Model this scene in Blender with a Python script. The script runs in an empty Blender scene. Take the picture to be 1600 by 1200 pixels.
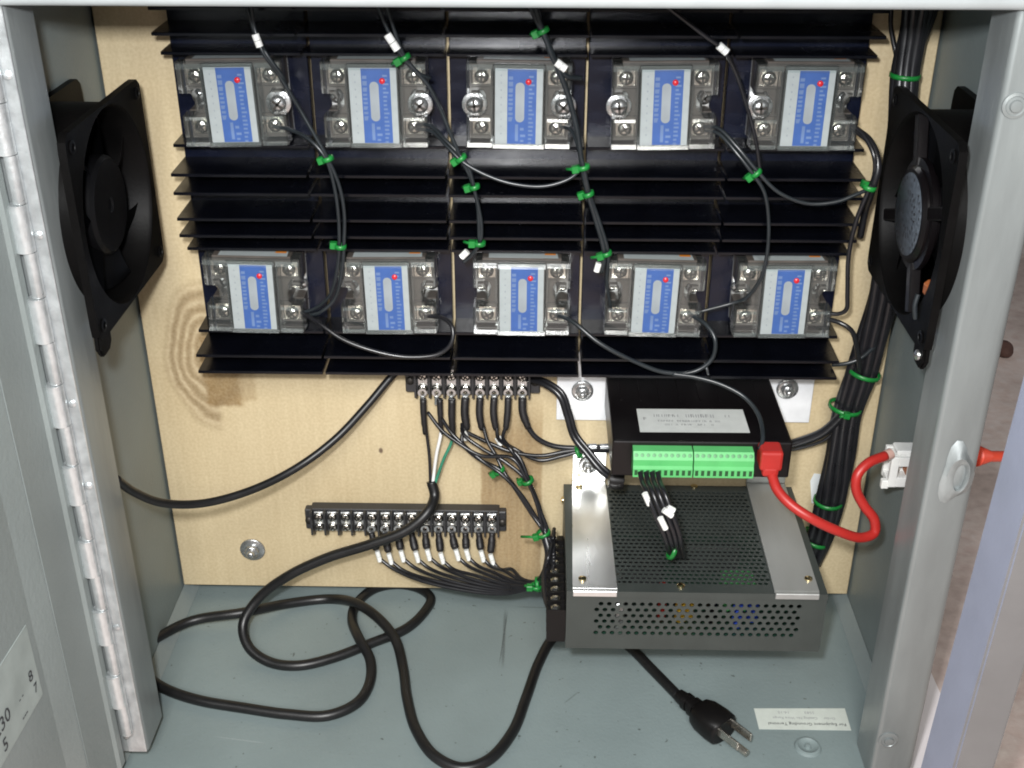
import bpy, bmesh, math, random
from mathutils import Vector, Matrix, Quaternion

# ------------------------------------------------------------------ camera, world, lamps, exposure
S = bpy.context.scene
COL = S.collection
F_PX, PITCH, YAW, ROLL = 1850.0, 0.487659275, -0.021968022, 0.000550176
CAM = Vector((0.01434594, -0.71584114, 0.55566303))
fw = Vector((math.sin(YAW) * math.cos(PITCH), math.cos(YAW) * math.cos(PITCH), -math.sin(PITCH)))
rt0 = fw.cross(Vector((0, 0, 1))).normalized()
up0 = rt0.cross(fw)
cr, sr = math.cos(ROLL), math.sin(ROLL)
RT, UP = rt0 * cr + up0 * sr, up0 * cr - rt0 * sr
cd = bpy.data.cameras.new('camera')
cam = bpy.data.objects.new('camera', cd)
COL.objects.link(cam)
M = Matrix((RT, UP, -fw)).transposed().to_4x4()
M.translation = CAM
cam.matrix_world = M
cd.sensor_width = 36
cd.lens = 36 * F_PX / 1600
cd.clip_start = 0.01
cd.clip_end = 60
S.camera = cam

W = bpy.data.worlds.new('World')
S.world = W
W.use_nodes = True
bg = W.node_tree.nodes['Background']
bg.inputs[0].default_value = (0.80, 0.90, 1.0, 1)
bg.inputs[1].default_value = 0.13


def lamp(name, loc, target, size, energy, color, size_y=None):
    l = bpy.data.lights.new(name, 'AREA')
    l.shape = 'RECTANGLE'
    l.size = size
    l.size_y = size_y or size
    l.energy = energy
    l.color = color
    o = bpy.data.objects.new(name, l)
    COL.objects.link(o)
    o.location = loc
    o.rotation_euler = (Vector(target) - Vector(loc)).to_track_quat('-Z', 'Y').to_euler()
    return o


lamp('room_light', (0.03, -1.40, 1.16), (0, -0.1, 0.22), 0.50, 24, (1.0, 0.97, 0.91), 0.6)
lamp('camera_flash', (-0.02, -0.70, 0.60), (0, 0.0, 0.24), 0.03, 6.2, (0.97, 0.98, 1.0))
S.view_settings.view_transform = 'Standard'
S.view_settings.look = 'None'
S.view_settings.exposure = -0.12
S.view_settings.gamma = 1.0
S.cycles.filter_width = 1.9


# ------------------------------------------------------------------ helpers
def at(px, py, X=None, Y=None, Z=None):
    """the point in the place seen at a photo pixel, on a plane of known X, Y or Z"""
    d = RT * (px - 800) + UP * (600 - py) + fw * F_PX
    i, t = (0, X) if X is not None else (1, Y) if Y is not None else (2, Z)
    return CAM + d * ((t - CAM[i]) / d[i])


def thing(name, label, cat, loc=(0, 0, 0), group=None, rotz=0):
    o = bpy.data.objects.new(name, None)
    COL.objects.link(o)
    o.empty_display_size = 0.01
    o.location = loc
    o.rotation_euler = (0, 0, rotz)
    o['label'] = label
    o['category'] = cat
    if group:
        o['group'] = group
    return o


def offset_of(p):
    v = Vector((0, 0, 0))
    while p is not None:
        v += p.location
        p = p.parent
    return v


def obj(name, bm, mats, parent=None, smooth=False, world=True):
    """one mesh object; world=True: vertices are given in world coordinates"""
    if world and parent is not None:
        bm.transform(Matrix.Translation(-offset_of(parent)))
    bmesh.ops.recalc_face_normals(bm, faces=bm.faces)
    me = bpy.data.meshes.new(name)
    bm.to_mesh(me)
    bm.free()
    for m in (mats if isinstance(mats, (list, tuple)) else [mats]):
        me.materials.append(m)
    if smooth:
        me.shade_smooth()
        try:
            me.set_sharp_from_angle(angle=math.radians(40))
        except Exception:
            pass
    o = bpy.data.objects.new(name, me)
    COL.objects.link(o)
    if parent is not None:
        o.parent = parent
    return o


def share(o, parent, dloc=(0, 0, 0)):
    """another part like o (shared mesh), shifted"""
    c = o.copy()
    COL.objects.link(c)
    c.parent = parent
    c.location = Vector(o.location) + Vector(dloc)
    return c


def copy_tree(o, parent=None):
    c = o.copy()
    COL.objects.link(c)
    c.parent = parent
    for ch in list(o.children):
        copy_tree(ch, c)
    return c


def NB():
    return bmesh.new()


def box(bm, x0, x1, y0, y1, z0, z1, mi=0, bev=0.0, rot=None, seg=1):
    r = bmesh.ops.create_cube(bm, size=1.0)
    vs = r['verts']
    c = Vector(((x0 + x1) / 2, (y0 + y1) / 2, (z0 + z1) / 2))
    s = (x1 - x0, y1 - y0, z1 - z0)
    for v in vs:
        v.co = Vector((v.co.x * s[0], v.co.y * s[1], v.co.z * s[2]))
    fs = list({f for v in vs for f in v.link_faces})
    for f in fs:
        f.material_index = mi
    if bev > 0:
        es = list({e for v in vs for e in v.link_edges})
        r2 = bmesh.ops.bevel(bm, geom=es, offset=bev, segments=seg, affect='EDGES', profile=0.5)
        for f in r2['faces']:
            f.material_index = mi
        vs = list({v for f in r2['faces'] for v in f.verts} | {v for f in fs if f.is_valid for v in f.verts})
    for v in vs:
        if rot is not None:
            v.co = rot @ v.co
        v.co += c
    return bm


def lathe(bm, prof, origin, axis, n=20, mi=0):
    """prof: list of (r, h) along axis"""
    axis = Vector(axis).normalized()
    q = axis.to_track_quat('Z', 'Y')
    rings = []
    o = Vector(origin)
    for r, h in prof:
        if r < 1e-7:
            rings.append([bm.verts.new(o + q @ Vector((0, 0, h)))])
        else:
            rings.append([bm.verts.new(o + q @ Vector((r * math.cos(2 * math.pi * k / n), r * math.sin(2 * math.pi * k / n), h))) for k in range(n)])
    for a, b in zip(rings, rings[1:]):
        for k in range(n):
            if len(a) == 1 and len(b) == 1:
                continue
            if len(a) == 1:
                f = bm.faces.new((a[0], b[k], b[(k + 1) % n]))
            elif len(b) == 1:
                f = bm.faces.new((a[k], a[(k + 1) % n], b[0]))
            else:
                f = bm.faces.new((a[k], a[(k + 1) % n], b[(k + 1) % n], b[k]))
            f.material_index = mi
            f.smooth = True
    return bm


def cyl(bm, p0, p1, r, n=14, mi=0):
    p0, p1 = Vector(p0), Vector(p1)
    h = (p1 - p0).length
    return lathe(bm, [(0, 0), (r, 0), (r, h), (0, h)], p0, p1 - p0, n, mi)


def prism(bm, pts, y0, y1, axis='Y', mi=0):
    """extrude an outline; pts are (a, b) in the plane across the axis"""
    def P3(a, b, c):
        return {'Y': (a, c, b), 'X': (c, a, b), 'Z': (a, b, c)}[axis]
    A = [bm.verts.new(P3(a, b, y0)) for a, b in pts]
    B = [bm.verts.new(P3(a, b, y1)) for a, b in pts]
    n = len(pts)
    fs = [bm.faces.new(A), bm.faces.new(B[::-1])]
    for k in range(n):
        fs.append(bm.faces.new((A[k], A[(k + 1) % n], B[(k + 1) % n], B[k])))
    for f in fs:
        f.material_index = mi
    return bm


def catmull(pts, sub=8):
    pts = [Vector(p) for p in pts]
    if len(pts) < 3:
        return [pts[0].lerp(pts[-1], k / sub) for k in range(sub + 1)]
    P = [pts[0] * 2 - pts[1]] + pts + [pts[-1] * 2 - pts[-2]]
    out = []
    for i in range(1, len(P) - 2):
        p0, p1, p2, p3 = P[i - 1], P[i], P[i + 1], P[i + 2]
        d0, d1, d2 = [max((b - a).length, 1e-5) ** 0.5 for a, b in ((p0, p1), (p1, p2), (p2, p3))]
        m1 = (p1 - p0) / d0 - (p2 - p0) / (d0 + d1) + (p2 - p1) / d1
        m2 = (p2 - p1) / d1 - (p3 - p1) / (d1 + d2) + (p3 - p2) / d2
        m1, m2 = m1 * d1, m2 * d1
        for k in range(sub):
            t = k / sub
            t2, t3 = t * t, t * t * t
            out.append(p1 * (2 * t3 - 3 * t2 + 1) + m1 * (t3 - 2 * t2 + t) + p2 * (-2 * t3 + 3 * t2) + m2 * (t3 - t2))
    out.append(pts[-1])
    return out


def tube(bm, pts, r, n=8, mi=0, sub=8, smooth=True, radii=None):
    path = catmull(pts, sub) if smooth else [Vector(p) for p in pts]
    N = len(path)
    up = None
    rings = []
    for i, p in enumerate(path):
        t = (path[min(i + 1, N - 1)] - path[max(i - 1, 0)])
        if t.length < 1e-9:
            t = Vector((0, 0, 1))
        t.normalize()
        if up is None:
            up = Vector((0, -1, 0.01)) if abs(t.y) < 0.9 else Vector((1, 0, 0))
        up = (up - t * up.dot(t))
        if up.length < 1e-6:
            up = t.orthogonal()
        up.normalize()
        s = t.cross(up)
        rr = radii[i * (len(radii) - 1) // max(N - 1, 1)] if radii else r
        rings.append([bm.verts.new(p + (up * math.cos(2 * math.pi * k / n) + s * math.sin(2 * math.pi * k / n)) * rr) for k in range(n)])
    for a, b in zip(rings, rings[1:]):
        for k in range(n):
            f = bm.faces.new((a[k], a[(k + 1) % n], b[(k + 1) % n], b[k]))
            f.smooth = True
            f.material_index = mi
    for rg in (rings[0], rings[-1][::-1]):
        f = bm.faces.new(rg)
        f.material_index = mi
    return path


def scribble(bm, x0, x1, z0, h, y, rnd, mi=0, gap=0.0, plane='Y', flip=False):
    """a row of small letter-like strokes too small to read, in the XZ (plane Y) or XY (plane Z) plane"""
    x = x0
    w = h * 0.62
    while x + w < x1:
        if rnd.random() > gap:
            k = rnd.randint(0, 3)
            st = h * 0.17
            rects = [(0, st, 0, h)] if k != 3 else [(w * .4, w * .4 + st, 0, h)]
            if k in (0, 1):
                rects.append((w * .62, w * .62 + st, 0, h * (1 if k else .6)))
            if k in (0, 2):
                rects += [(0, w * .8, h - st, h), (0, w * .8, h * .42, h * .42 + st)]
            for a, b, c, d in rects:
                if plane == 'Y':
                    vs = [(x + a, y, z0 + c), (x + b, y, z0 + c), (x + b, y, z0 + d), (x + a, y, z0 + d)]
                else:
                    vs = [(x + a, z0 + c, y), (x + b, z0 + c, y), (x + b, z0 + d, y), (x + a, z0 + d, y)]
                f = bm.faces.new([bm.verts.new(v) for v in vs])
                f.material_index = mi
        x += w * 1.25
    return bm


def quad(bm, vs, mi=0):
    f = bm.faces.new([bm.verts.new(v) for v in vs])
    f.material_index = mi
    return f


def text_bm(s, size, mat4, align='LEFT'):
    cu = bpy.data.curves.new('lettering', 'FONT')
    cu.body = s
    cu.size = size
    cu.align_x = align
    cu.resolution_u = 2
    cu.extrude = 0.00004
    o = bpy.data.objects.new('lettering', cu)
    COL.objects.link(o)
    dg = bpy.context.evaluated_depsgraph_get()
    me = bpy.data.meshes.new_from_object(o.evaluated_get(dg))
    bm = bmesh.new()
    bm.from_mesh(me)
    for f in bm.faces:
        f.material_index = 0
    bm.transform(mat4)
    bpy.data.objects.remove(o)
    bpy.data.curves.remove(cu)
    bpy.data.meshes.remove(me)
    return bm


# ------------------------------------------------------------------ materials
def nodes_of(name):
    m = bpy.data.materials.new(name)
    m.use_nodes = True
    nt = m.node_tree
    b = nt.nodes['Principled BSDF']
    return m, nt, b


def N(nt, typ, **kw):
    n = nt.nodes.new(typ)
    for k, v in kw.items():
        setattr(n, k, v)
    return n


def mat(name, col, rough=0.5, metal=0.0, var=0.12, scale=60, bump=0.0, bscale=400, stretch=(1, 1, 1), spec=0.5, coat=0.0, rvar=0.1):
    m, nt, b = nodes_of(name)
    tc = N(nt, 'ShaderNodeTexCoord')
    mp = N(nt, 'ShaderNodeMapping')
    mp.inputs['Scale'].default_value = stretch
    nt.links.new(tc.outputs['Object'], mp.inputs[0])
    nz = N(nt, 'ShaderNodeTexNoise')
    nz.inputs['Scale'].default_value = scale
    nz.inputs['Detail'].default_value = 5
    nt.links.new(mp.outputs[0], nz.inputs['Vector'])
    rp = N(nt, 'ShaderNodeValToRGB')
    rp.color_ramp.elements[0].position = 0.3
    rp.color_ramp.elements[1].position = 0.7
    rp.color_ramp.elements[0].color = tuple(max(0, c * (1 - var)) for c in col) + (1,)
    rp.color_ramp.elements[1].color = tuple(min(1, c * (1 + var)) for c in col) + (1,)
    nt.links.new(nz.outputs[0], rp.inputs[0])
    nt.links.new(rp.outputs[0], b.inputs['Base Color'])
    mr = N(nt, 'ShaderNodeMapRange')
    mr.inputs[3].default_value = max(0.03, rough - rvar)
    mr.inputs[4].default_value = min(1, rough + rvar)
    nt.links.new(nz.outputs[0], mr.inputs[0])
    nt.links.new(mr.outputs[0], b.inputs['Roughness'])
    b.inputs['Metallic'].default_value = metal
    b.inputs['Specular IOR Level'].default_value = spec
    b.inputs['Coat Weight'].default_value = coat
    if bump > 0:
        n2 = N(nt, 'ShaderNodeTexNoise')
        n2.inputs['Scale'].default_value = bscale
        n2.inputs['Detail'].default_value = 3
        nt.links.new(mp.outputs[0], n2.inputs['Vector'])
        bp = N(nt, 'ShaderNodeBump')
        bp.inputs['Strength'].default_value = bump
        bp.inputs['Distance'].default_value = 0.001
        nt.links.new(n2.outputs[0], bp.inputs['Height'])
        nt.links.new(bp.outputs[0], b.inputs['Normal'])
    return m


STEEL = mat('grey_painted_steel', (0.205, 0.240, 0.238), 0.45, 0.0, 0.10, 14, 0.22, 420)
DOORM = mat('grey_painted_door', (0.225, 0.255, 0.25), 0.48, 0.0, 0.12, 9, 0.22, 350)
FRAME = mat('grey_frame_steel', (0.27, 0.295, 0.295), 0.37, 0.4, 0.22, 30, 0.15, 300, (1, 1, 0.25))
ZINC = mat('zinc_hinge', (0.60, 0.63, 0.64), 0.32, 0.7, 0.18, 120, 0.25, 500)
GALV = mat('bright_aluminium', (0.80, 0.81, 0.80), 0.30, 0.85, 0.06, 90, 0.06, 700, (1, 0.15, 1))
PLATE = mat('white_aluminium', (0.86, 0.88, 0.90), 0.42, 0.25, 0.08, 60, 0.10, 500)
CHROME = mat('nickel_screw', (0.86, 0.83, 0.76), 0.16, 1.0, 0.1, 300, 0.35, 900)
DKMETAL = mat('dark_slot', (0.05, 0.045, 0.04), 0.5, 0.6)
BRASS = mat('brass_screw', (0.75, 0.62, 0.36), 0.22, 1.0, 0.1, 200)
ANOD = mat('black_anodised', (0.0018, 0.0022, 0.0042), 0.25, 0.0, 0.25, 40, 0.05, 400, (1, 1, 3), spec=0.45)
ANODB = mat('blue_reflection_anodised', (0.0025, 0.0042, 0.013), 0.25, 0.0, 0.25, 40, 0.05, 400, (1, 1, 3), spec=0.5)  # bluish reflection on the base plates painted into the black
BLK = mat('black_plastic', (0.0045, 0.004, 0.004), 0.42, 0.0, 0.2, 60, 0.08, 600, spec=0.3)
BLKM = mat('black_case', (0.004, 0.003, 0.0035), 0.34, 0.0, 0.2, 40, 0.05, 600, spec=0.35)
CHAR = mat('charcoal_plastic', (0.028, 0.028, 0.03), 0.42, 0.0, 0.2, 60, 0.08, 600)
FANB = mat('fan_frame_plastic', (0.0022, 0.002, 0.002), 0.5, 0.0, 0.2, 60, 0.08, 600, spec=0.10)
BLADE = mat('fan_blade_plastic', (0.0035, 0.0035, 0.004), 0.42, 0.0, 0.15, 50, spec=0.16)
RUBBER = mat('black_cord_jacket', (0.007, 0.007, 0.0075), 0.42, 0.0, 0.2, 80, 0.05, 300)
WIRE = mat('dark_grey_wire', (0.016, 0.020, 0.023), 0.32, 0.0, 0.2, 80)
WIREB = mat('black_wire', (0.011, 0.011, 0.013), 0.30, 0.0, 0.2, 80)
SHRINK = mat('heat_shrink', (0.010, 0.009, 0.010), 0.5, 0.0, 0.2, 80, 0.1, 500)
TAG = mat('white_wire_tag', (0.80, 0.81, 0.78), 0.42, 0.0, 0.06, 300)
TIE = mat('green_cable_tie', (0.008, 0.17, 0.028), 0.38, 0.0, 0.15, 100)
GREENW = mat('green_wire', (0.03, 0.20, 0.12), 0.4)
WHITEW = mat('white_wire', (0.75, 0.74, 0.72), 0.4)
TERMG = mat('green_terminal', (0.09, 0.42, 0.13), 0.42, 0.0, 0.08, 80)
TERMD = mat('green_terminal_hole', (0.012, 0.06, 0.018), 0.6)
RED = mat('red_cable', (0.38, 0.020, 0.016), 0.42, 0.0, 0.08, 60)
ORED = mat('orange_red_boot', (0.62, 0.06, 0.028), 0.45, 0.0, 0.08, 60)
WHITEP = mat('white_plastic', (0.80, 0.80, 0.77), 0.40, 0.0, 0.06, 90)
BODY = mat('relay_body', (0.070, 0.060, 0.052), 0.42, 0.0, 0.2, 60, 0.08, 500)
LWHITE = mat('label_white', (0.31, 0.345, 0.35), 0.45, 0.0, 0.05, 200)
LBLUE = mat('label_blue', (0.036, 0.092, 0.285), 0.42, 0.0, 0.08, 120)
LPALE = mat('label_pale_blue', (0.11, 0.175, 0.335), 0.45)
LGREY = mat('label_grey', (0.25, 0.28, 0.30), 0.5)
LORANGE = mat('label_orange', (0.62, 0.20, 0.02), 0.5)
LEDR = mat('red_led', (0.55, 0.02, 0.03), 0.3)
SILV = mat('silver_label', (0.52, 0.54, 0.52), 0.45, 0.0, 0.05, 150)
INK = mat('grey_ink', (0.30, 0.305, 0.31), 0.6)
INKB = mat('black_ink', (0.03, 0.03, 0.035), 0.6)
STICK = mat('cream_sticker', (0.56, 0.60, 0.55), 0.5, 0.0, 0.05, 150)
PSUM = mat('grey_power_case', (0.058, 0.068, 0.064), 0.40, 0.35, 0.08, 60, 0.06, 600)
PCB = mat('circuit_board_green', (0.012, 0.05, 0.03), 0.45, 0.0, 0.3, 150)
YEL = mat('yellow_component', (0.75, 0.45, 0.03), 0.4)
BLUEC = mat('blue_component', (0.03, 0.08, 0.55), 0.4)
REDC = mat('red_component', (0.45, 0.03, 0.02), 0.4)
HUBL = mat('fan_hub_label', (0.060, 0.072, 0.088), 0.5, 0.0, 0.45, 420)
COPPER = mat('orange_winding', (0.50, 0.14, 0.03), 0.4, 0.3)
POSTM = mat('grey_post_paint', (0.24, 0.25, 0.27), 0.45, 0.0, 0.06, 40, 0.1, 300)
PAPER = mat('white_paper', (0.82, 0.76, 0.76), 0.7, 0.0, 0.03, 60)
SCRAP = mat('orange_scrap_wood', (0.42, 0.20, 0.07), 0.7, 0.0, 0.25, 60, 0.3, 200)
TAPE = mat('white_tape', (0.75, 0.78, 0.78), 0.5)


def clear_plastic():
    m, nt, b = nodes_of('clear_cover_plastic')
    nt.nodes.remove(b)
    out = nt.nodes['Material Output']
    tr = N(nt, 'ShaderNodeBsdfTransparent')
    tr.inputs[0].default_value = (0.90, 0.92, 0.91, 1)
    gl = N(nt, 'ShaderNodeBsdfGlossy')
    gl.inputs['Color'].default_value = (1, 1, 1, 1)
    gl.inputs['Roughness'].default_value = 0.13
    df = N(nt, 'ShaderNodeBsdfDiffuse')
    df.inputs[0].default_value = (0.55, 0.60, 0.60, 1)
    fr = N(nt, 'ShaderNodeFresnel')
    fr.inputs[0].default_value = 1.55
    nz = N(nt, 'ShaderNodeTexNoise')
    nz.inputs['Scale'].default_value = 160
    bp = N(nt, 'ShaderNodeBump')
    bp.inputs['Strength'].default_value = 0.05
    bp.inputs['Distance'].default_value = 0.001
    tc = N(nt, 'ShaderNodeTexCoord')
    nt.links.new(tc.outputs['Object'], nz.inputs['Vector'])
    nt.links.new(nz.outputs[0], bp.inputs['Height'])
    nt.links.new(bp.outputs[0], gl.inputs['Normal'])
    nt.links.new(bp.outputs[0], fr.inputs['Normal'])
    m0 = N(nt, 'ShaderNodeMixShader')
    m0.inputs[0].default_value = 0.045
    nt.links.new(tr.outputs[0], m0.inputs[1])
    nt.links.new(df.outputs[0], m0.inputs[2])
    mx = N(nt, 'ShaderNodeMixShader')
    nt.links.new(fr.outputs[0], mx.inputs[0])
    nt.links.new(m0.outputs[0], mx.inputs[1])
    nt.links.new(gl.outputs[0], mx.inputs[2])
    nt.links.new(mx.outputs[0], out.inputs[0])
    return m


CLEAR = clear_plastic()


def plywood_mat():
    m, nt, b = nodes_of('birch_plywood')
    L = nt.links.new
    tc = N(nt, 'ShaderNodeTexCoord')

    def mapped(sc, loc=(0, 0, 0), rot=(0, 0, 0)):
        mp = N(nt, 'ShaderNodeMapping')
        mp.inputs['Scale'].default_value = sc
        mp.inputs['Location'].default_value = loc
        mp.inputs['Rotation'].default_value = rot
        L(tc.outputs['Object'], mp.inputs[0])
        return mp.outputs[0]

    def noise(vec, scale, detail=4, dist=0.0):
        n = N(nt, 'ShaderNodeTexNoise')
        n.inputs['Scale'].default_value = scale
        n.inputs['Detail'].default_value = detail
        n.inputs['Distortion'].default_value = dist
        L(vec, n.inputs['Vector'])
        return n.outputs[0]

    def ramp(fac, stops):
        r = N(nt, 'ShaderNodeValToRGB')
        el = r.color_ramp.elements
        el[0].position, el[0].color = stops[0][0], tuple(stops[0][1]) + (1,)
        el[1].position, el[1].color = stops[1][0], tuple(stops[1][1]) + (1,)
        for p, c in stops[2:]:
            e = el.new(p)
            e.color = tuple(c) + (1,)
        L(fac, r.inputs[0])
        return r.outputs[0]

    def mix(fac, a, c, mode='MIX'):
        x = N(nt, 'ShaderNodeMix', data_type='RGBA', blend_type=mode)
        if isinstance(fac, float):
            x.inputs[0].default_value = fac
        else:
            L(fac, x.inputs[0])
        for sock, v in ((x.inputs[6], a), (x.inputs[7], c)):
            if isinstance(v, tuple):
                sock.default_value = v + (1,)
            else:
                L(v, sock)
        return x.outputs[2]

    def math_(op, a, c=None, clamp=False):
        x = N(nt, 'ShaderNodeMath', operation=op, use_clamp=clamp)
        for i, v in enumerate((a, c)):
            if v is None:
                continue
            if isinstance(v, (int, float)):
                x.inputs[i].default_value = v
            else:
                L(v, x.inputs[i])
        return x.outputs[0]

    sep = N(nt, 'ShaderNodeSeparateXYZ')
    L(tc.outputs['Object'], sep.inputs[0])
    X, Z = sep.outputs[0], sep.outputs[2]
    jag = noise(mapped((40, 1, 90)), 1.0, 3)

    def band(v, lo, hi, soft=0.003):
        a = N(nt, 'ShaderNodeMapRange', interpolation_type='SMOOTHSTEP')
        L(v, a.inputs[0])
        a.inputs[1].default_value = lo - soft
        a.inputs[2].default_value = lo + soft
        c = N(nt, 'ShaderNodeMapRange', interpolation_type='SMOOTHSTEP')
        L(v, c.inputs[0])
        c.inputs[1].default_value = hi - soft
        c.inputs[2].default_value = hi + soft
        return math_('MULTIPLY', a.outputs[0], math_('SUBTRACT', 1.0, c.outputs[0]))

    grain = noise(mapped((55, 1, 3.2)), 3.0, 6, 0.6)
    cloud = noise(mapped((1, 1, 1)), 9.0, 4)
    base = ramp(grain, [(0.28, (0.475, 0.375, 0.222)), (0.72, (0.59, 0.485, 0.305))])
    base = mix(0.55, base, ramp(cloud, [(0.3, (0.465, 0.365, 0.215)), (0.7, (0.605, 0.51, 0.33))]))
    # darker veneer stripe to the right of the wiring
    stripe_g = noise(mapped((120, 1, 4)), 2.0, 5, 0.8)
    stripe = ramp(stripe_g, [(0.3, (0.25, 0.165, 0.08)), (0.7, (0.37, 0.26, 0.135))])
    xs = math_('ADD', X, math_('MULTIPLY', math_('SUBTRACT', jag, 0.5), 0.0025))
    base = mix(math_('MULTIPLY', math_('MULTIPLY', band(xs, -0.0235, 0.020, 0.0012), band(Z, -0.1, 0.150, 0.02)), 0.9), base, stripe)
    # swirl knot low on the left, under the fan
    dx = math_('MULTIPLY', math_('SUBTRACT', X, -0.2070), 1.25)
    dz = math_('MULTIPLY', math_('SUBTRACT', Z, 0.194), 0.66)
    wob = math_('MULTIPLY', math_('SUBTRACT', noise(mapped((1, 1, 1)), 30.0, 3), 0.5), 0.014)
    rad = math_('ADD', math_('SQRT', math_('ADD', math_('MULTIPLY', dx, dx), math_('MULTIPLY', dz, dz))), wob)
    rings = math_('ADD', math_('MULTIPLY', math_('SINE', math_('ADD', math_('MULTIPLY', rad, 880.0), math_('MULTIPLY', noise(mapped((1, 1, 1), (7, 0, 2)), 34.0, 4), 5.0))), 0.5), 0.5)
    rings = math_('MULTIPLY', rings, math_('ADD', 0.40, noise(mapped((1, 1, 1)), 120.0, 3)))
    kcol = ramp(rings, [(0.0, (0.25, 0.18, 0.095)), (0.35, (0.31, 0.23, 0.128)), (0.65, (0.37, 0.28, 0.165)), (0.95, (0.46, 0.37, 0.235))])
    kf = N(nt, 'ShaderNodeMapRange', interpolation_type='SMOOTHSTEP')
    L(rad, kf.inputs[0])
    kf.inputs[1].default_value = 0.043
    kf.inputs[2].default_value = 0.030
    kf.inputs[3].default_value = 0.0
    kf.inputs[4].default_value = 1.0
    left = band(X, -0.5, -0.2045, 0.003)
    base = mix(math_('MULTIPLY', math_('MULTIPLY', kf.outputs[0], left), 0.95), base, kcol)
    # brown resin smear beside the knot
    jx = math_('ADD', X, math_('MULTIPLY', math_('SUBTRACT', noise(mapped((1, 1, 1)), 90.0, 3), 0.5), 0.010))
    jz = math_('ADD', Z, math_('MULTIPLY', math_('SUBTRACT', noise(mapped((1, 1, 1), (3, 0, 1)), 60.0, 3), 0.5), 0.010))
    smear = ramp(noise(mapped((1, 1, 1)), 60.0, 4), [(0.3, (0.17, 0.10, 0.036)), (0.7, (0.29, 0.19, 0.08))])
    base = mix(math_('MULTIPLY', math_('MULTIPLY', band(jx, -0.2130, -0.188, 0.0025), band(jz, 0.156, 0.21, 0.0025)), 0.9), base, smear)
    smear2 = mix(0.5, smear, (0.50, 0.39, 0.23))
    base = mix(math_('MULTIPLY', math_('MULTIPLY', band(jx, -0.190, -0.178, 0.003), band(jz, 0.160, 0.20, 0.002)), 0.7), base, smear2)
    # little dark pin knot
    px = math_('SUBTRACT', X, -0.0942)
    pz = math_('SUBTRACT', Z, 0.1215)
    pr = math_('ADD', math_('MULTIPLY', math_('MULTIPLY', px, px), 2.2), math_('MULTIPLY', pz, pz))
    pk = N(nt, 'ShaderNodeMapRange')
    L(pr, pk.inputs[0])
    pk.inputs[1].default_value = 0.0000075
    pk.inputs[2].default_value = 0.0000020
    base = mix(pk.outputs[0], base, (0.10, 0.06, 0.04))
    # faint lighter and pinker blotches, fine speckle
    sp = noise(mapped((1, 1, 1)), 500.0, 2)
    base = mix(0.10, base, ramp(sp, [(0.35, (0.25, 0.18, 0.10)), (0.65, (0.85, 0.75, 0.52))]))
    L(base, b.inputs['Base Color'])
    b.inputs['Roughness'].default_value = 0.55
    b.inputs['Specular IOR Level'].default_value = 0.35
    bp = N(nt, 'ShaderNodeBump')
    bp.inputs['Strength'].default_value = 0.12
    bp.inputs['Distance'].default_value = 0.001
    L(grain, bp.inputs['Height'])
    L(bp.outputs[0], b.inputs['Normal'])
    return m


PLY = plywood_mat()


def concrete():
    m, nt, b = nodes_of('pinkish_concrete')
    L = nt.links.new
    tc = N(nt, 'ShaderNodeTexCoord')
    n1 = N(nt, 'ShaderNodeTexNoise')
    n1.inputs['Scale'].default_value = 7
    n1.inputs['Detail'].default_value = 6
    n2 = N(nt, 'ShaderNodeTexNoise')
    n2.inputs['Scale'].default_value = 90
    n2.inputs['Detail'].default_value = 4
    r1 = N(nt, 'ShaderNodeValToRGB')
    r1.color_ramp.elements[0].position = 0.35
    r1.color_ramp.elements[0].color = (0.46, 0.36, 0.32, 1)
    r1.color_ramp.elements[1].position = 0.65
    r1.color_ramp.elements[1].color = (0.76, 0.63, 0.58, 1)
    mx = N(nt, 'ShaderNodeMix', data_type='RGBA', blend_type='OVERLAY')
    mx.inputs[0].default_value = 0.35
    L(tc.outputs['Object'], n1.inputs['Vector'])
    L(tc.outputs['Object'], n2.inputs['Vector'])
    L(n1.outputs[0], r1.inputs[0])
    L(r1.outputs[0], mx.inputs[6])
    L(n2.outputs[0], mx.inputs[7])
    L(mx.outputs[2], b.inputs['Base Color'])
    b.inputs['Roughness'].default_value = 0.8
    bp = N(nt, 'ShaderNodeBump')
    bp.inputs['Strength'].default_value = 0.3
    bp.inputs['Distance'].default_value = 0.003
    L(n2.outputs[0], bp.inputs['Height'])
    L(bp.outputs[0], b.inputs['Normal'])
    return m


CONC = concrete()

# ------------------------------------------------------------------ ground
ZF = -0.010          # inside floor of the cabinet
ZG = -0.026          # concrete
bm = NB()
quad(bm, [(-12, -12, ZG), (12, -12, ZG), (12, 12, ZG), (-12, 12, ZG)])
g = obj('ground', bm, CONC)
g['kind'] = 'structure'

# ------------------------------------------------------------------ cabinet
cab = thing('steel_cabinet', 'grey painted steel electrical cabinet standing open with its door swung out to the left', 'cabinet', (0, -0.06, ZG))
XW = 0.2515
ZTOP = 0.512


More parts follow.
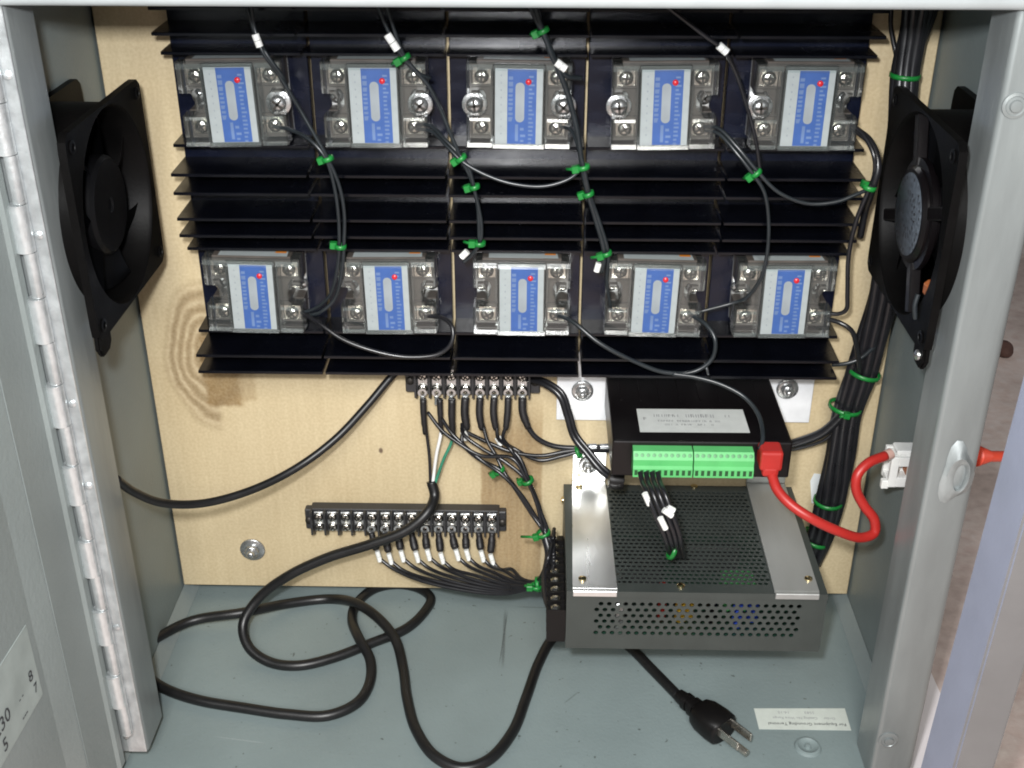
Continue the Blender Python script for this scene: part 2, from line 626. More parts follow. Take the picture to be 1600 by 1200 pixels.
def profile_sheet(bm, pts, z0, z1, t=0.0015):
    """folded sheet: polyline in XY given thickness, extruded in Z"""
    P = [Vector((a, b, 0)) for a, b in pts]
    offs = []
    for i in range(len(P)):
        t0 = (P[i] - P[i - 1]).normalized() if i else (P[1] - P[0]).normalized()
        t1 = (P[i + 1] - P[i]).normalized() if i < len(P) - 1 else t0
        n = Vector((-(t0 + t1).y, (t0 + t1).x, 0)).normalized()
        offs.append(P[i] + n * t)
    out = [(p.x, p.y) for p in P] + [(p.x, p.y) for p in reversed(offs)]
    n = len(P)
    A = [bm.verts.new((x, y, z0)) for x, y in out]
    B = [bm.verts.new((x, y, z1)) for x, y in out]
    m = len(out)
    for k in range(m):
        f = bm.faces.new((A[k], A[(k + 1) % m], B[(k + 1) % m], B[k]))
    for k in range(n - 1):
        for R in (A, B):
            bm.faces.new((R[k], R[k + 1], R[m - 2 - k], R[m - 1 - k]))


def arc(cx, cy, r, a0, a1, n=5):
    return [(cx + r * math.cos(math.radians(a0 + (a1 - a0) * k / n)), cy + r * math.sin(math.radians(a0 + (a1 - a0) * k / n))) for k in range(n + 1)]


YJ = -0.1735
for s in (1, -1):
    # flange inside the opening, bent round to the jamb face, then round to the side wall
    pts = [(0.2255, -0.1425)] + arc(0.2285, YJ + 0.003, 0.003, 180, 270) + [(0.2395, YJ)] + arc(0.2465, YJ + 0.005, 0.005, 270, 360) + [(XW, -0.16)]
    bm = NB()
    profile_sheet(bm, [(s * x, y) for x, y in pts], 0.0045 if s < 0 else ZF, 0.470, 0.0014 * (1 if s > 0 else -1))
    obj('door_jamb', bm, FRAME, cab, True)
    bm = NB()
    x0, x1 = (XW, XW + 0.0015) if s > 0 else (-XW - 0.0015, -XW)
    if s > 0:
        # square cut-out for the network jack
        jy0, jy1, jz0, jz1 = -0.101, -0.072, 0.1530, 0.1835
        box(bm, x0, x1, -0.16, jy0, ZF - 0.006, ZTOP)
        box(bm, x0, x1, jy1, 0.034, ZF - 0.006, ZTOP)
        box(bm, x0, x1, jy0, jy1, ZF - 0.006, jz0)
        box(bm, x0, x1, jy0, jy1, jz1, ZTOP)
    else:
        box(bm, x0, x1, -0.16, 0.034, ZF - 0.006, ZTOP)
    obj('side_wall', bm, STEEL, cab)
    # rolled bottom edge where the floor is folded up against the side wall
    bm = NB()
    xa, xb = (0.2425, XW - 0.0003) if s > 0 else (-XW + 0.0003, -0.2425)
    if s > 0:
        prism(bm, [(xa, ZF + 0.0005), (xb, ZF + 0.0005), (xb, ZF + 0.0075)], -0.168, 0.03)
    else:
        prism(bm, [(xa, ZF + 0.0075), (xa, ZF + 0.0005), (xb, ZF + 0.0005)], -0.168, 0.03)
    obj('corner_fold', bm, STEEL, cab)
bm = NB()
box(bm, -XW, XW, -0.176, 0.033, ZF - 0.0015, ZF, 0, 0.0004)
FLOOR = mat('grey_painted_floor', (0.190, 0.235, 0.236), 0.44, 0.0, 0.10, 12, 0.22, 420)


def scratched(m, segs):
    """dark rubbed scratches along short lines on the floor, and fine grime specks"""
    nt = m.node_tree
    L = nt.links.new
    b = nt.nodes['Principled BSDF']
    old = b.inputs['Base Color'].links[0].from_socket
    tc = N(nt, 'ShaderNodeTexCoord')
    geo = N(nt, 'ShaderNodeNewGeometry')
    nz = N(nt, 'ShaderNodeTexNoise')
    nz.inputs['Scale'].default_value = 900
    L(geo.outputs['Position'], nz.inputs['Vector'])
    cur = old
    for p, q, w, col, amt in segs:
        d = (q - p)
        ln = d.length
        ang = math.atan2(d.y, d.x)
        mp = N(nt, 'ShaderNodeMapping', vector_type='TEXTURE')
        mp.inputs['Location'].default_value = (p.x, p.y, 0)
        mp.inputs['Rotation'].default_value = (0, 0, ang)
        L(geo.outputs['Position'], mp.inputs[0])
        sp = N(nt, 'ShaderNodeSeparateXYZ')
        L(mp.outputs[0], sp.inputs[0])
        u = N(nt, 'ShaderNodeMapRange', interpolation_type='SMOOTHSTEP')
        ab = N(nt, 'ShaderNodeMath', operation='ABSOLUTE')
        L(sp.outputs[1], ab.inputs[0])
        L(ab.outputs[0], u.inputs[0])
        u.inputs[1].default_value = w
        u.inputs[2].default_value = w * 0.2
        sh = N(nt, 'ShaderNodeMath', operation='SUBTRACT')
        L(sp.outputs[0], sh.inputs[0])
        sh.inputs[1].default_value = ln / 2
        ab2 = N(nt, 'ShaderNodeMath', operation='ABSOLUTE')
        L(sh.outputs[0], ab2.inputs[0])
        v = N(nt, 'ShaderNodeMapRange', interpolation_type='SMOOTHSTEP')
        L(ab2.outputs[0], v.inputs[0])
        v.inputs[1].default_value = ln / 2
        v.inputs[2].default_value = ln * 0.25
        m1 = N(nt, 'ShaderNodeMath', operation='MULTIPLY')
        L(u.outputs[0], m1.inputs[0])
        L(v.outputs[0], m1.inputs[1])
        m2 = N(nt, 'ShaderNodeMath', operation='MULTIPLY')
        L(m1.outputs[0], m2.inputs[0])
        m3 = N(nt, 'ShaderNodeMath', operation='MULTIPLY')
        L(nz.outputs[0], m3.inputs[0])
        m3.inputs[1].default_value = 2 * amt
        L(m3.outputs[0], m2.inputs[1])
        mx = N(nt, 'ShaderNodeMix', data_type='RGBA')
        L(m2.outputs[0], mx.inputs[0])
        L(cur, mx.inputs[6])
        mx.inputs[7].default_value = col + (1,)
        cur = mx.outputs[2]
    n2 = N(nt, 'ShaderNodeTexNoise')
    n2.inputs['Scale'].default_value = 260
    n2.inputs['Detail'].default_value = 1
    L(geo.outputs['Position'], n2.inputs['Vector'])
    rp = N(nt, 'ShaderNodeMapRange')
    L(n2.outputs[0], rp.inputs[0])
    rp.inputs[1].default_value = 0.745
    rp.inputs[2].default_value = 0.80
    rp.inputs[4].default_value = 0.7
    mx = N(nt, 'ShaderNodeMix', data_type='RGBA')
    L(rp.outputs[0], mx.inputs[0])
    L(cur, mx.inputs[6])
    mx.inputs[7].default_value = (0.05, 0.055, 0.05, 1)
    L(mx.outputs[2], b.inputs['Base Color'])


DK = (0.05, 0.06, 0.06)
scratched(FLOOR, [(at(790, 946, Z=ZF), at(785, 1050, Z=ZF), 0.0016, DK, 0.55), (at(794, 950, Z=ZF), at(779, 1045, Z=ZF), 0.0006, DK, 0.7),
                  (at(802, 948, Z=ZF), at(872, 950, Z=ZF), 0.0007, DK, 0.5), (at(1325, 990, Z=ZF), at(1334, 1012, Z=ZF), 0.0007, DK, 0.8),
                  (at(330, 1150, Z=ZF), at(420, 1162, Z=ZF), 0.0007, (0.30, 0.34, 0.34), 0.5), (at(880, 1100, Z=ZF), at(905, 1080, Z=ZF), 0.0008, DK, 0.4),
                  (at(1305, 934, Z=ZF), at(1316, 946, Z=ZF), 0.0010, (0.5, 0.52, 0.5), 0.8)])
obj('floor_panel', bm, FLOOR, cab)
bm = NB()
box(bm, -XW, XW, -0.1755, -0.174, ZG + 0.001, ZF - 0.002)
obj('bottom_lip', bm, FRAME, cab)
bm = NB()
box(bm, -XW, XW, 0.0325, 0.034, ZF, ZTOP)
obj('back_wall', bm, STEEL, cab)
bm = NB()
box(bm, -XW - 0.0015, XW + 0.0015, -0.172, 0.034, ZTOP, ZTOP + 0.0015)
obj('top_panel', bm, STEEL, cab)
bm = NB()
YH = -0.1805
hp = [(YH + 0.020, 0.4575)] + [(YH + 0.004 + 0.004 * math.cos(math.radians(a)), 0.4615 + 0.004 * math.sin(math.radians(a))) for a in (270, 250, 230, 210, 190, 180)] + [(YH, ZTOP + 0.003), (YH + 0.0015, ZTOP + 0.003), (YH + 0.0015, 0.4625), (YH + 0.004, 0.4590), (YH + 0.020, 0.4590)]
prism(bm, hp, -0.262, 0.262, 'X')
obj('top_rail', bm, mat('flash_lit_rail', (0.38, 0.41, 0.415), 0.40, 0.2, 0.05, 40, 0.1, 300), cab, True)  # frame paint made paler here, the flash on the rail put into its colour
# dimple on the floor near the sticker, jamb rivets
bm = NB()
c = at(1262, 1168, Z=ZF)
lathe(bm, [(0.0088, 0.0001), (0.0080, 0.0016), (0.0066, 0.0021), (0.0054, 0.0012), (0.003, 0.0004), (0.0022, 0.0004), (0.0018, 0.0022), (0, 0.0026)], c, (0, 0, 1), 28)
obj('embossed_boss', bm, FLOOR, cab, True)
for px, py in ((1586, 165), (1388, 1156)):
    bm = NB()
    c = at(px, py, Y=YJ)
    lathe(bm, [(0.0062, 0), (0.0060, 0.0007), (0.0046, 0.0011), (0.0042, 0.0007), (0.0030, 0.0009), (0.0026, 0.0022), (0, 0.0026)], c, (0, -1, 0), 24)
    obj('jamb_rivet', bm, FRAME, cab, True)
# latch hole with a raised scraped rim, on the right jamb
bm = NB()
c = at(1494, 740, Y=YJ)
rng = random.Random(4)
ring_o, ring_m, ring_i = [], [], []
for k in range(20):
    a = 2 * math.pi * k / 20
    ca, sa = math.cos(a), math.sin(a)
    ro = 1.0 + 0.18 * math.cos(3 * a + .6)
    ring_o.append((c.x + 0.0085 * ro * ca, YJ - 0.0003, c.z + 0.0185 * ro * sa))
    ring_m.append((c.x + 0.0056 * ca, YJ - 0.0036 - 0.0014 * math.sin(a + .7), c.z + 0.0118 * sa))
    ring_i.append((c.x + 0.0012 + 0.0034 * ca, YJ - 0.0028, c.z - 0.001 + 0.0085 * sa))
VO, VM, VI = [[bm.verts.new(p) for p in r] for r in (ring_o, ring_m, ring_i)]
VC = [bm.verts.new((p[0], YJ - 0.0004, p[2])) for p in ring_i]
for k in range(20):
    j = (k + 1) % 20
    bm.faces.new((VO[k], VO[j], VM[j], VM[k]))
    bm.faces.new((VM[k], VM[j], VI[j], VI[k]))
    bm.faces.new((VI[k], VI[j], VC[j], VC[k]))
bm.faces.new(VC)
obj('latch_rim', bm, mat('scraped_zinc', (0.36, 0.39, 0.39), 0.45, 0.4, 0.30, 160, 0.12, 300, (1, 1, 0.3)), cab, True)

# hinge
hinge = None
bm = NB()
box(bm, -0.2372, -0.2258, -0.1750, -0.1738, 0.0055, 0.468, 0, 0.0003)
hinge = obj('piano_hinge', bm, ZINC, cab)
zk = 0.0479
kn = None
KN = []
while zk < 0.46:
    KN.append(zk)
    zk += 0.0489
KN = [-0.0005] + KN
bm = NB()
cyl(bm, (-0.2350, -0.1785, 0.0215), (-0.2350, -0.1785, 0.466), 0.0019, 10)
obj('hinge_pin', bm, ZINC, hinge)
proto_a = proto_b = None
for i, z in enumerate(KN):
    z0 = max(z, 0.006)
    if i > 0:
        if proto_a is None:
            bm = NB()
            lathe(bm, [(0.0020, 0), (0.0046, 0), (0.0046, 0.0242), (0.0020, 0.0242)], (-0.2352, -0.1785, z), (0, 0, 1), 16)
            box(bm, -0.2395, -0.2352, -0.1800, -0.1786, z, z + 0.0242)
            proto_a = obj('knuckle', bm, ZINC, hinge, True)
            za = z
        else:
            share(proto_a, hinge, (0, 0, z - za))
    if proto_b is None:
        bm = NB()
        lathe(bm, [(0.0020, 0), (0.0034, 0), (0.0034, 0.0238), (0.0020, 0.0238)], (-0.2340, -0.1780, z + 0.0246), (0, 0, 1), 16)
        proto_b = obj('knuckle', bm, ZINC, hinge, True)
        zb = z
    else:
        share(proto_b, hinge, (0, 0, z - zb))
for px, py in ((30, 118), (62, 368), (113, 631), (146, 760), (196, 981)):
    bm = NB()
    c = at(px, py, Y=-0.1752)
    lathe(bm, [(0.0022, 0), (0.0021, 0.0006), (0.0012, 0.0012), (0, 0.0013)], (-0.2292, -0.1750, c.z), (0, -1, 0), 14)
    obj('hinge_rivet', bm, ZINC, hinge, True)

# door, swung open toward the viewer
DA = math.radians(1.5)


def dpt(x, y, z):
    """door coordinates: y runs out from the hinge, x is out of the inner face"""
    return Vector((-0.2385 + x * math.cos(DA) - y * math.sin(DA), -0.1795 - x * math.sin(DA) - y * math.cos(DA), z))


def door_box(bm, x0, x1, y0, y1, z0, z1, mi=0):
    vs = [dpt(x, y, z) for x in (x0, x1) for y in (y0, y1) for z in (z0, z1)]
    V = [bm.verts.new(v) for v in vs]
    for q in ((0, 1, 3, 2), (4, 6, 7, 5), (0, 4, 5, 1), (2, 3, 7, 6), (0, 2, 6, 4), (1, 5, 7, 3)):
        f = bm.faces.new([V[k] for k in q])
        f.material_index = mi


bm = NB()
zl, zh = 0.002, 0.500
sec = [(0.0, 0.0), (0.0, 0.006), (-0.0015, 0.0085), (-0.0015, 0.0410), (-0.0030, 0.0414), (-0.0030, 0.0426), (-0.0012, 0.0430), (-0.0040, 0.0600), (-0.0040, 0.455), (0, 0.459), (0, 0.475), (-0.012, 0.475), (-0.012, 0.0)]
A = [bm.verts.new(dpt(x, y, zl)) for x, y in sec]
B = [bm.verts.new(dpt(x, y, zh)) for x, y in sec]
for k in range(len(sec)):
    j = (k + 1) % len(sec)
    bm.faces.new((A[k], A[j], B[j], B[k]))
bm.faces.new(A)
bm.faces.new(B[::-1])
door = obj('door', bm, DOORM, cab)
# sticker on the door, hand written figures
bm = NB()
door_box(bm, -0.0040, -0.0037, 0.066, 0.190, 0.1175, 0.1640)
stk = obj('paper_label', bm, mat('door_label_paper', (0.32, 0.365, 0.35), 0.6, 0, 0.12, 60), door)
RD = Matrix(((math.sin(DA), 0, math.cos(DA)), (math.cos(DA), 0, -math.sin(DA)), (0, 1, 0))).to_4x4()
for s_, sz, yy, zz in (('230', 0.0115, 0.1160, 0.1330), ('5', 0.0105, 0.1120, 0.1215), ('8', 0.0095, 0.0760, 0.1335), ('7', 0.0080, 0.0735, 0.1245), ('- -', 0.0055, 0.0890, 0.1325), ('---', 0.0065, 0.0900, 0.1210)):
    m4 = Matrix.Translation(dpt(-0.0034, yy, zz)) @ RD @ Matrix.Shear('XY', 4, (0.2, 0))
    obj('lettering', text_bm(s_, sz, m4), INKB, stk)

# ------------------------------------------------------------------ plywood back board
ply = thing('plywood_board', 'pale birch plywood board fixed across the back of the cabinet', 'plywood board')
bm = NB()
box(bm, -0.2500, 0.2500, 0.0, 0.012, 0.0005, 0.498, 0, 0.0006)
obj('board', bm, PLY, ply)


def hex_bolt(parent, c, r=0.0046, wr=0.0085):
    bm = NB()
    lathe(bm, [(0, 0.0002), (wr, 0.0002), (wr, 0.0012), (wr - 0.0006, 0.0016), (r, 0.0016)], c, (0, -1, 0), 24)
    lathe(bm, [(r * 1.1, 0.0016), (r * 1.1, 0.0046), (r * 0.9, 0.0054), (r * 0.55, 0.0054)], c, (0, -1, 0), 6)
    lathe(bm, [(r * 0.55, 0.0050), (r * 0.55, 0.0085), (r * 0.4, 0.0092), (0, 0.0092)], c, (0, -1, 0), 12)
    return obj('bolt', bm, ZBOLT, parent)


ZBOLT = mat('zinc_bolt', (0.55, 0.56, 0.56), 0.28, 0.9, 0.15, 250, 0.2, 700)
hex_bolt(ply, at(395, 858, Y=0.0), 0.0050, 0.0094)

# ------------------------------------------------------------------ heatsinks
HX0, HP = -0.2035, 0.0822
FINZ = [(0.4455, 0.042), (0.4320, 0.042), (0.4180, 0.042), (0.4048, 0.030), (0.3505, 0.030), (0.3362, 0.042), (0.3247, 0.042), (0.3086, 0.042), (0.2980, 0.042), (0.2850, 0.030), (0.2285, 0.030), (0.2166, 0.042), (0.2050, 0.042)]
hlabels = ['black finned heatsink at the left end of the row, beside the left fan',
           'black finned heatsink second from the left end of the row, above the short terminal strip',
           'black finned heatsink in the middle of the five, its base catching the light',
           'black finned heatsink second from the right end of the row, above the aluminium plate',
           'black finned heatsink at the right end of the row, beside the right fan']
hs0 = None
for i in range(5):
    loc = (HX0 + HP * (i + 0.5), -0.001, 0.33)
    if hs0 is None:
        hs0 = thing('heatsink', hlabels[0], 'heatsink', loc, 'heatsinks across the plywood board')
        hw = HP / 2 - 0.0009
        bm = NB()
        box(bm, -hw, hw, -0.0095, 0.0, 0.2035 - 0.33, 0.4470 - 0.33, 0, 0.0004)
        obj('base_plate', bm, ANODB, hs0, world=False)
        fp = {}
        for z, d in FINZ:
            if d not in fp:
                bm = NB()
                prism(bm, [(-0.0094, -0.0014), (-d, -0.0009), (-d, 0.0005), (-d + 0.0004, 0.0009), (-0.0094, 0.0014)], -hw, hw, 'X')
                fp[d] = obj('fin', bm, ANOD, hs0, world=False)
                fp[d].location = (0, 0, z - 0.33)
            else:
                share(fp[d], hs0).location = (0, 0, z - 0.33)
    else:
        h = copy_tree(hs0)
        h.location = loc
        h['label'] = hlabels[i]

# ------------------------------------------------------------------ solid state relays
YB = -0.0106
ROWZ = [0.3775, 0.2568]
COLX = [[-0.1627, -0.0800, 0.0033, 0.0870, 0.1685], [-0.1626, -0.0783, 0.0054, 0.0883, 0.1688]]


def pan_screw(bm, c, r, h, ang, n=16):
    lathe(bm, [(r, 0), (r * 1.0, h * .45), (r * .85, h * .8), (r * .5, h), (0, h * 1.05)], c, (0, -1, 0), n)
    for k in (0, 1):
        rot = Matrix.Rotation(ang + k * math.pi / 2, 3, 'Y')
        b2 = NB()
        box(b2, -r * .7, r * .7, -h * .15, h * .12, -r * .14, r * .14, 1)
        for v in b2.verts:
            v.co = rot @ v.co + Vector(c) + Vector((0, -h * 1.02, 0))
        me = bpy.data.meshes.new('t')
        b2.to_mesh(me)
        b2.free()
        bm.from_mesh(me)
        bpy.data.meshes.remove(me)


def build_relay():
    t = thing('solid_state_relay', '', 'relay', (0, 0, 0), 'relays mounted on the heatsinks')
    bm = NB()
    box(bm, -0.0292, 0.0292, -0.0020, 0, -0.0235, 0.0235, 0, 0.0003)
    obj('metal_base', bm, GALV, t, world=False)
    bm = NB()
    # body with a U-shaped notch at each end for the fixing screws
    out = [(-0.029, -0.0228), (0.029, -0.0228), (0.029, -0.0062), (0.0215, -0.0062), (0.0195, -0.003), (0.0195, 0.003), (0.0215, 0.0062), (0.029, 0.0062), (0.029, 0.0228), (-0.029, 0.0228), (-0.029, 0.0062), (-0.0215, 0.0062), (-0.0195, 0.003), (-0.0195, -0.003), (-0.0215, -0.0062), (-0.029, -0.0062)]
    prism(bm, out, -0.0021, -0.0150)
    box(bm, -0.0142, 0.0142, -0.0258, -0.0148, -0.0226, 0.0226, 0, 0.0006)
    for sx in (-1, 1):
        for sz in (-1, 1):
            box(bm, sx * 0.0218 - 0.0062, sx * 0.0218 + 0.0062, -0.0172, -0.0149, sz * 0.0148 - 0.0068, sz * 0.0148 + 0.0068, 0, 0.0005)
    box(bm, -0.0245, 0.0245, -0.0257, -0.0022, 0.0205, 0.0258, 0, 0.0004)
    obj('body', bm, BODY, t, world=False)
    # face label
    bm = NB()
    yl = -0.0300
    box(bm, -0.0136, 0.0136, yl, -0.02965, -0.0218, 0.0218, 0)
    quad(bm, [(-0.0066, yl - .00006, -0.0216), (0.0100, yl - .00006, -0.0216), (0.0100, yl - .00006, 0.0216), (-0.0066, yl - .00006, 0.0216)], 1)
    rnd = random.Random(7)
    y2 = yl - .00012
    pts = []
    for k in range(13):
        a = math.pi * k / 12
        pts.append((0.0006 + 0.0026 * math.cos(a), 0.0115 + 0.0026 * math.sin(a)))
    for k in range(13):
        a = math.pi + math.pi * k / 12
        pts.append((0.0006 + 0.0026 * math.cos(a), -0.0062 + 0.0026 * math.sin(a)))
    f = bm.faces.new([bm.verts.new((a, y2, b)) for a, b in pts])
    f.material_index = 3
    for z in ():
        quad(bm, [(-0.0010, y2 - .00005, z), (0.0022, y2 - .00005, z), (0.0022, y2 - .00005, z + 0.0014), (-0.0010, y2 - .00005, z + 0.0014)], 0)
    # pale column of print turned on its side, and short ticks down the right of the blue
    z = 0.0175
    while z > -0.008:
        h = 0.0012 + rnd.random() * 0.0022
        quad(bm, [(-0.0060, y2, z - h), (-0.0034 - rnd.random() * .0008, y2, z - h), (-0.0034, y2, z), (-0.0060, y2, z)], 2)
        z -= h + 0.0011
    z = 0.0180
    while z > -0.0205:
        w = 0.0018 + rnd.random() * 0.0016
        quad(bm, [(0.0056, y2, z - .0011), (0.0056 + w, y2, z - .0011), (0.0056 + w, y2, z), (0.0056, y2, z)], 2)
        z -= 0.0024
    for zz, xx, w, h in ((-0.0100, -0.0020, 0.0018, 0.0100), (-0.0120, 0.0008, 0.0022, 0.0016), (-0.0160, 0.0010, 0.0030, 0.0014), (-0.0192, 0.0010, 0.0020, 0.0012)):
        quad(bm, [(xx, y2, zz - h), (xx + w, y2, zz - h), (xx + w, y2, zz), (xx, y2, zz)], 2)
    for k in range(9):
        zz = 0.0185 - k * 0.0042
        quad(bm, [(-0.0105, y2, zz - .0010), (-0.0098, y2, zz - .0010), (-0.0098, y2, zz), (-0.0105, y2, zz)], 3)
    obj('face_label', bm, [LWHITE, LBLUE, LPALE, LGREY], t, world=False)
    bm = NB()
    lathe(bm, [(0.0018, 0), (0.0016, 0.0008), (0.0009, 0.0013), (0, 0.0014)], (0.0054, yl, 0.0145), (0, -1, 0), 14)
    obj('status_light', bm, LEDR, t, True, world=False)
    # white side label with orange marks, on the upper side
    bm = NB()
    zt = 0.02595
    quad(bm, [(-0.0205, -0.0125, zt), (0.0215, -0.0125, zt), (0.0225, -0.0254, zt), (-0.0205, -0.0254, zt)], 0)
    quad(bm, [(-0.0165, -0.0128, zt + .00006), (-0.0140, -0.0128, zt + .00006), (-0.0140, -0.0170, zt + .00006), (-0.0170, -0.0170, zt + .00006)], 1)
    quad(bm, [(0.0145, -0.0128, zt + .00006), (0.0205, -0.0128, zt + .00006), (0.0210, -0.0200, zt + .00006), (0.0140, -0.0200, zt + .00006)], 1)
    obj('side_label', bm, [LWHITE, LORANGE], t, world=False)
    # terminal clamp plates and screws
    first = None
    for sx in (-1, 1):
        for sz in (-1, 1):
            bm = NB()
            box(bm, -0.0055, 0.0055, -0.0012, 0, -0.0050, 0.0050, 0, 0.0003)
            pan_screw(bm, (0, -0.0012, 0), 0.0042, 0.0030, 0.5 + sx * 0.7 + sz * 0.3)
            o = obj('terminal_screw', bm, [CHROME, DKMETAL], t, True, world=False)
            o.location = (sx * 0.0218, -0.0174, sz * 0.0148)
    # clear cover: shell with end notches
    bm = NB()
    def outline(w, h):
        return [(-w, -h), (w, -h), (w, -0.0066), (w - 0.0065, -0.0066), (w - 0.0085, -0.003), (w - 0.0085, 0.003), (w - 0.0065, 0.0066), (w, 0.0066), (w, h), (-w, h), (-w, 0.0066), (-w + 0.0065, 0.0066), (-w + 0.0085, 0.003), (-w + 0.0085, -0.003), (-w + 0.0065, -0.0066), (-w, -0.0066)]
    o0 = outline(0.0302, 0.0246)
    o1 = outline(0.0292, 0.0236)
    A = [bm.verts.new((a, -0.0152, b)) for a, b in o0]
    B = [bm.verts.new((a, -0.0268, b)) for a, b in o0]
    Cc = [bm.verts.new((a, -0.0278, b)) for a, b in o1]
    n = len(o0)
    for k in range(n):
        j = (k + 1) % n
        bm.faces.new((A[k], A[j], B[j], B[k]))
        bm.faces.new((B[k], B[j], Cc[j], Cc[k]))
    bm.faces.new(Cc)
    # raised middle over the label
    box(bm, -0.0150, 0.0150, -0.0296, -0.0279, -0.0244, 0.0244, 0, 0.0009)
    # added lips, sloped to catch white highlights, along the lower and upper edges, in three lengths, and over the lower screws
    for a_, b_, d_ in ((-0.0298, -0.0156, 0), (-0.0148, 0.0148, .0014), (0.0156, 0.0298, 0)):
        for z_, h_ in ((-0.0246, 0.0026), (0.0204, 0.0030)):
            prism(bm, [(-0.0279 - d_ , z_), (-0.0290 - d_, z_ + 0.0002), (-0.0279 - d_, z_ + h_)], a_, b_, 'X')
    for sx in (-1, 1):
        prism(bm, [(-0.0279, -0.0090), (-0.0286, -0.0089), (-0.0279, -0.0072)], sx * 0.0225 - 0.006, sx * 0.0225 + 0.006, 'X')
    # inner ribs beside the label
    for sx in (-1, 1):
        box(bm, sx * 0.0158 - 0.0005, sx * 0.0158 + 0.0005, -0.0277, -0.016, -0.0232, 0.0232)
    obj('clear_cover', bm, CLEAR, t, world=False)
    return t


def mounting_screw(parent, sx, big):
    bm = NB()
    if big:
        lathe(bm, [(0.0030, 0), (0.0074, 0), (0.0074, 0.0012), (0.0068, 0.0015), (0.0045, 0.0015)], (0, 0, 0), (0, -1, 0), 24)
        pan_screw(bm, (0, -0.0012, 0), 0.0049, 0.0040, 0.4 * sx + 0.3, 20)
    else:
        pan_screw(bm, (0, 0, 0), 0.0042, 0.0030, 0.9, 18)
    o = obj('mounting_screw', bm, [ZBOLT, DKMETAL], parent, True, world=False)
    o.location = (sx * 0.0258, -0.0210 if big else -0.0024, -0.001)
    if big:
        b2 = NB()
        cyl(b2, (0, 0, 0), (0, 0.0185, 0), 0.0026, 12)
        obj('shank', b2, ZBOLT, o, True, world=False)
    return o


rl = [['clear-covered relay with blue label in the upper row, nearest the left fan',
       'clear-covered relay with blue label, second from the left in the upper row',
       'clear-covered relay with blue label in the middle of the upper row, edges gleaming white',
       'clear-covered relay with blue label, second from the right in the upper row',
       'clear-covered relay with blue label in the upper row, nearest the right fan'],
      ['clear-covered relay with blue label in the lower row, above the swirl knot in the plywood',
       'clear-covered relay with blue label, second from the left in the lower row',
       'clear-covered blue-label relay in the middle of the lower row, above the short terminal strip',
       'clear-covered relay with blue label in the lower row, above the black controller box',
       'clear-covered blue-label relay at the right end of the lower row, by the cable loom']]
SCREWS = [[(1,), (1,), (-1, 1), (-1,), (-1,)], [(), (), (), (), ()]]
rp0 = build_relay()
for r in range(2):
    for c in range(5):
        t = rp0 if (r, c) == (0, 0) else copy_tree(rp0)
        t.location = (COLX[r][c], YB, ROWZ[r])
        t['label'] = rl[r][c]
        t.rotation_euler = (0, math.radians(((r * 5 + c) * 37 % 11 - 5) * 0.22), 0)
for t in [o for o in COL.objects if o.name.startswith('solid_state_relay')]:
    r = 0 if t.location.z > 0.32 else 1
    c = min(range(5), key=lambda k: abs(COLX[r][k] - t.location.x))
    for sx in (-1, 1):
        mounting_screw(t, sx, sx in SCREWS[r][c])

# ------------------------------------------------------------------ fans
def rsq(a, h, cr):
    """radius of a rounded square (half side h, corner radius cr) at angle a"""
    ca, sa = abs(math.cos(a)), abs(math.sin(a))
    m = max(ca, sa)
    r = h / m
    x, y = r * ca, r * sa
    k = h - cr
    if x > k and y > k:
        # intersect ray with corner circle at (k,k)
        bb = k * (ca + sa)
        cc = 2 * k * k - cr * cr
        r = bb + math.sqrt(max(0, bb * bb - cc))
    return r


def rrect(a, hy, hz, cr):
    """radius of a rounded rectangle at angle a"""
    ca, sa = abs(math.cos(a)), abs(math.sin(a))
    r = min(hy / max(ca, 1e-9), hz / max(sa, 1e-9))
    x, y = r * ca, r * sa
    kx, ky = hy - cr, hz - cr
    if x > kx and y > ky:
        bb = kx * ca + ky * sa
        cc = kx * kx + ky * ky - cr * cr
        r = bb + math.sqrt(max(0, bb * bb - cc))
    return r


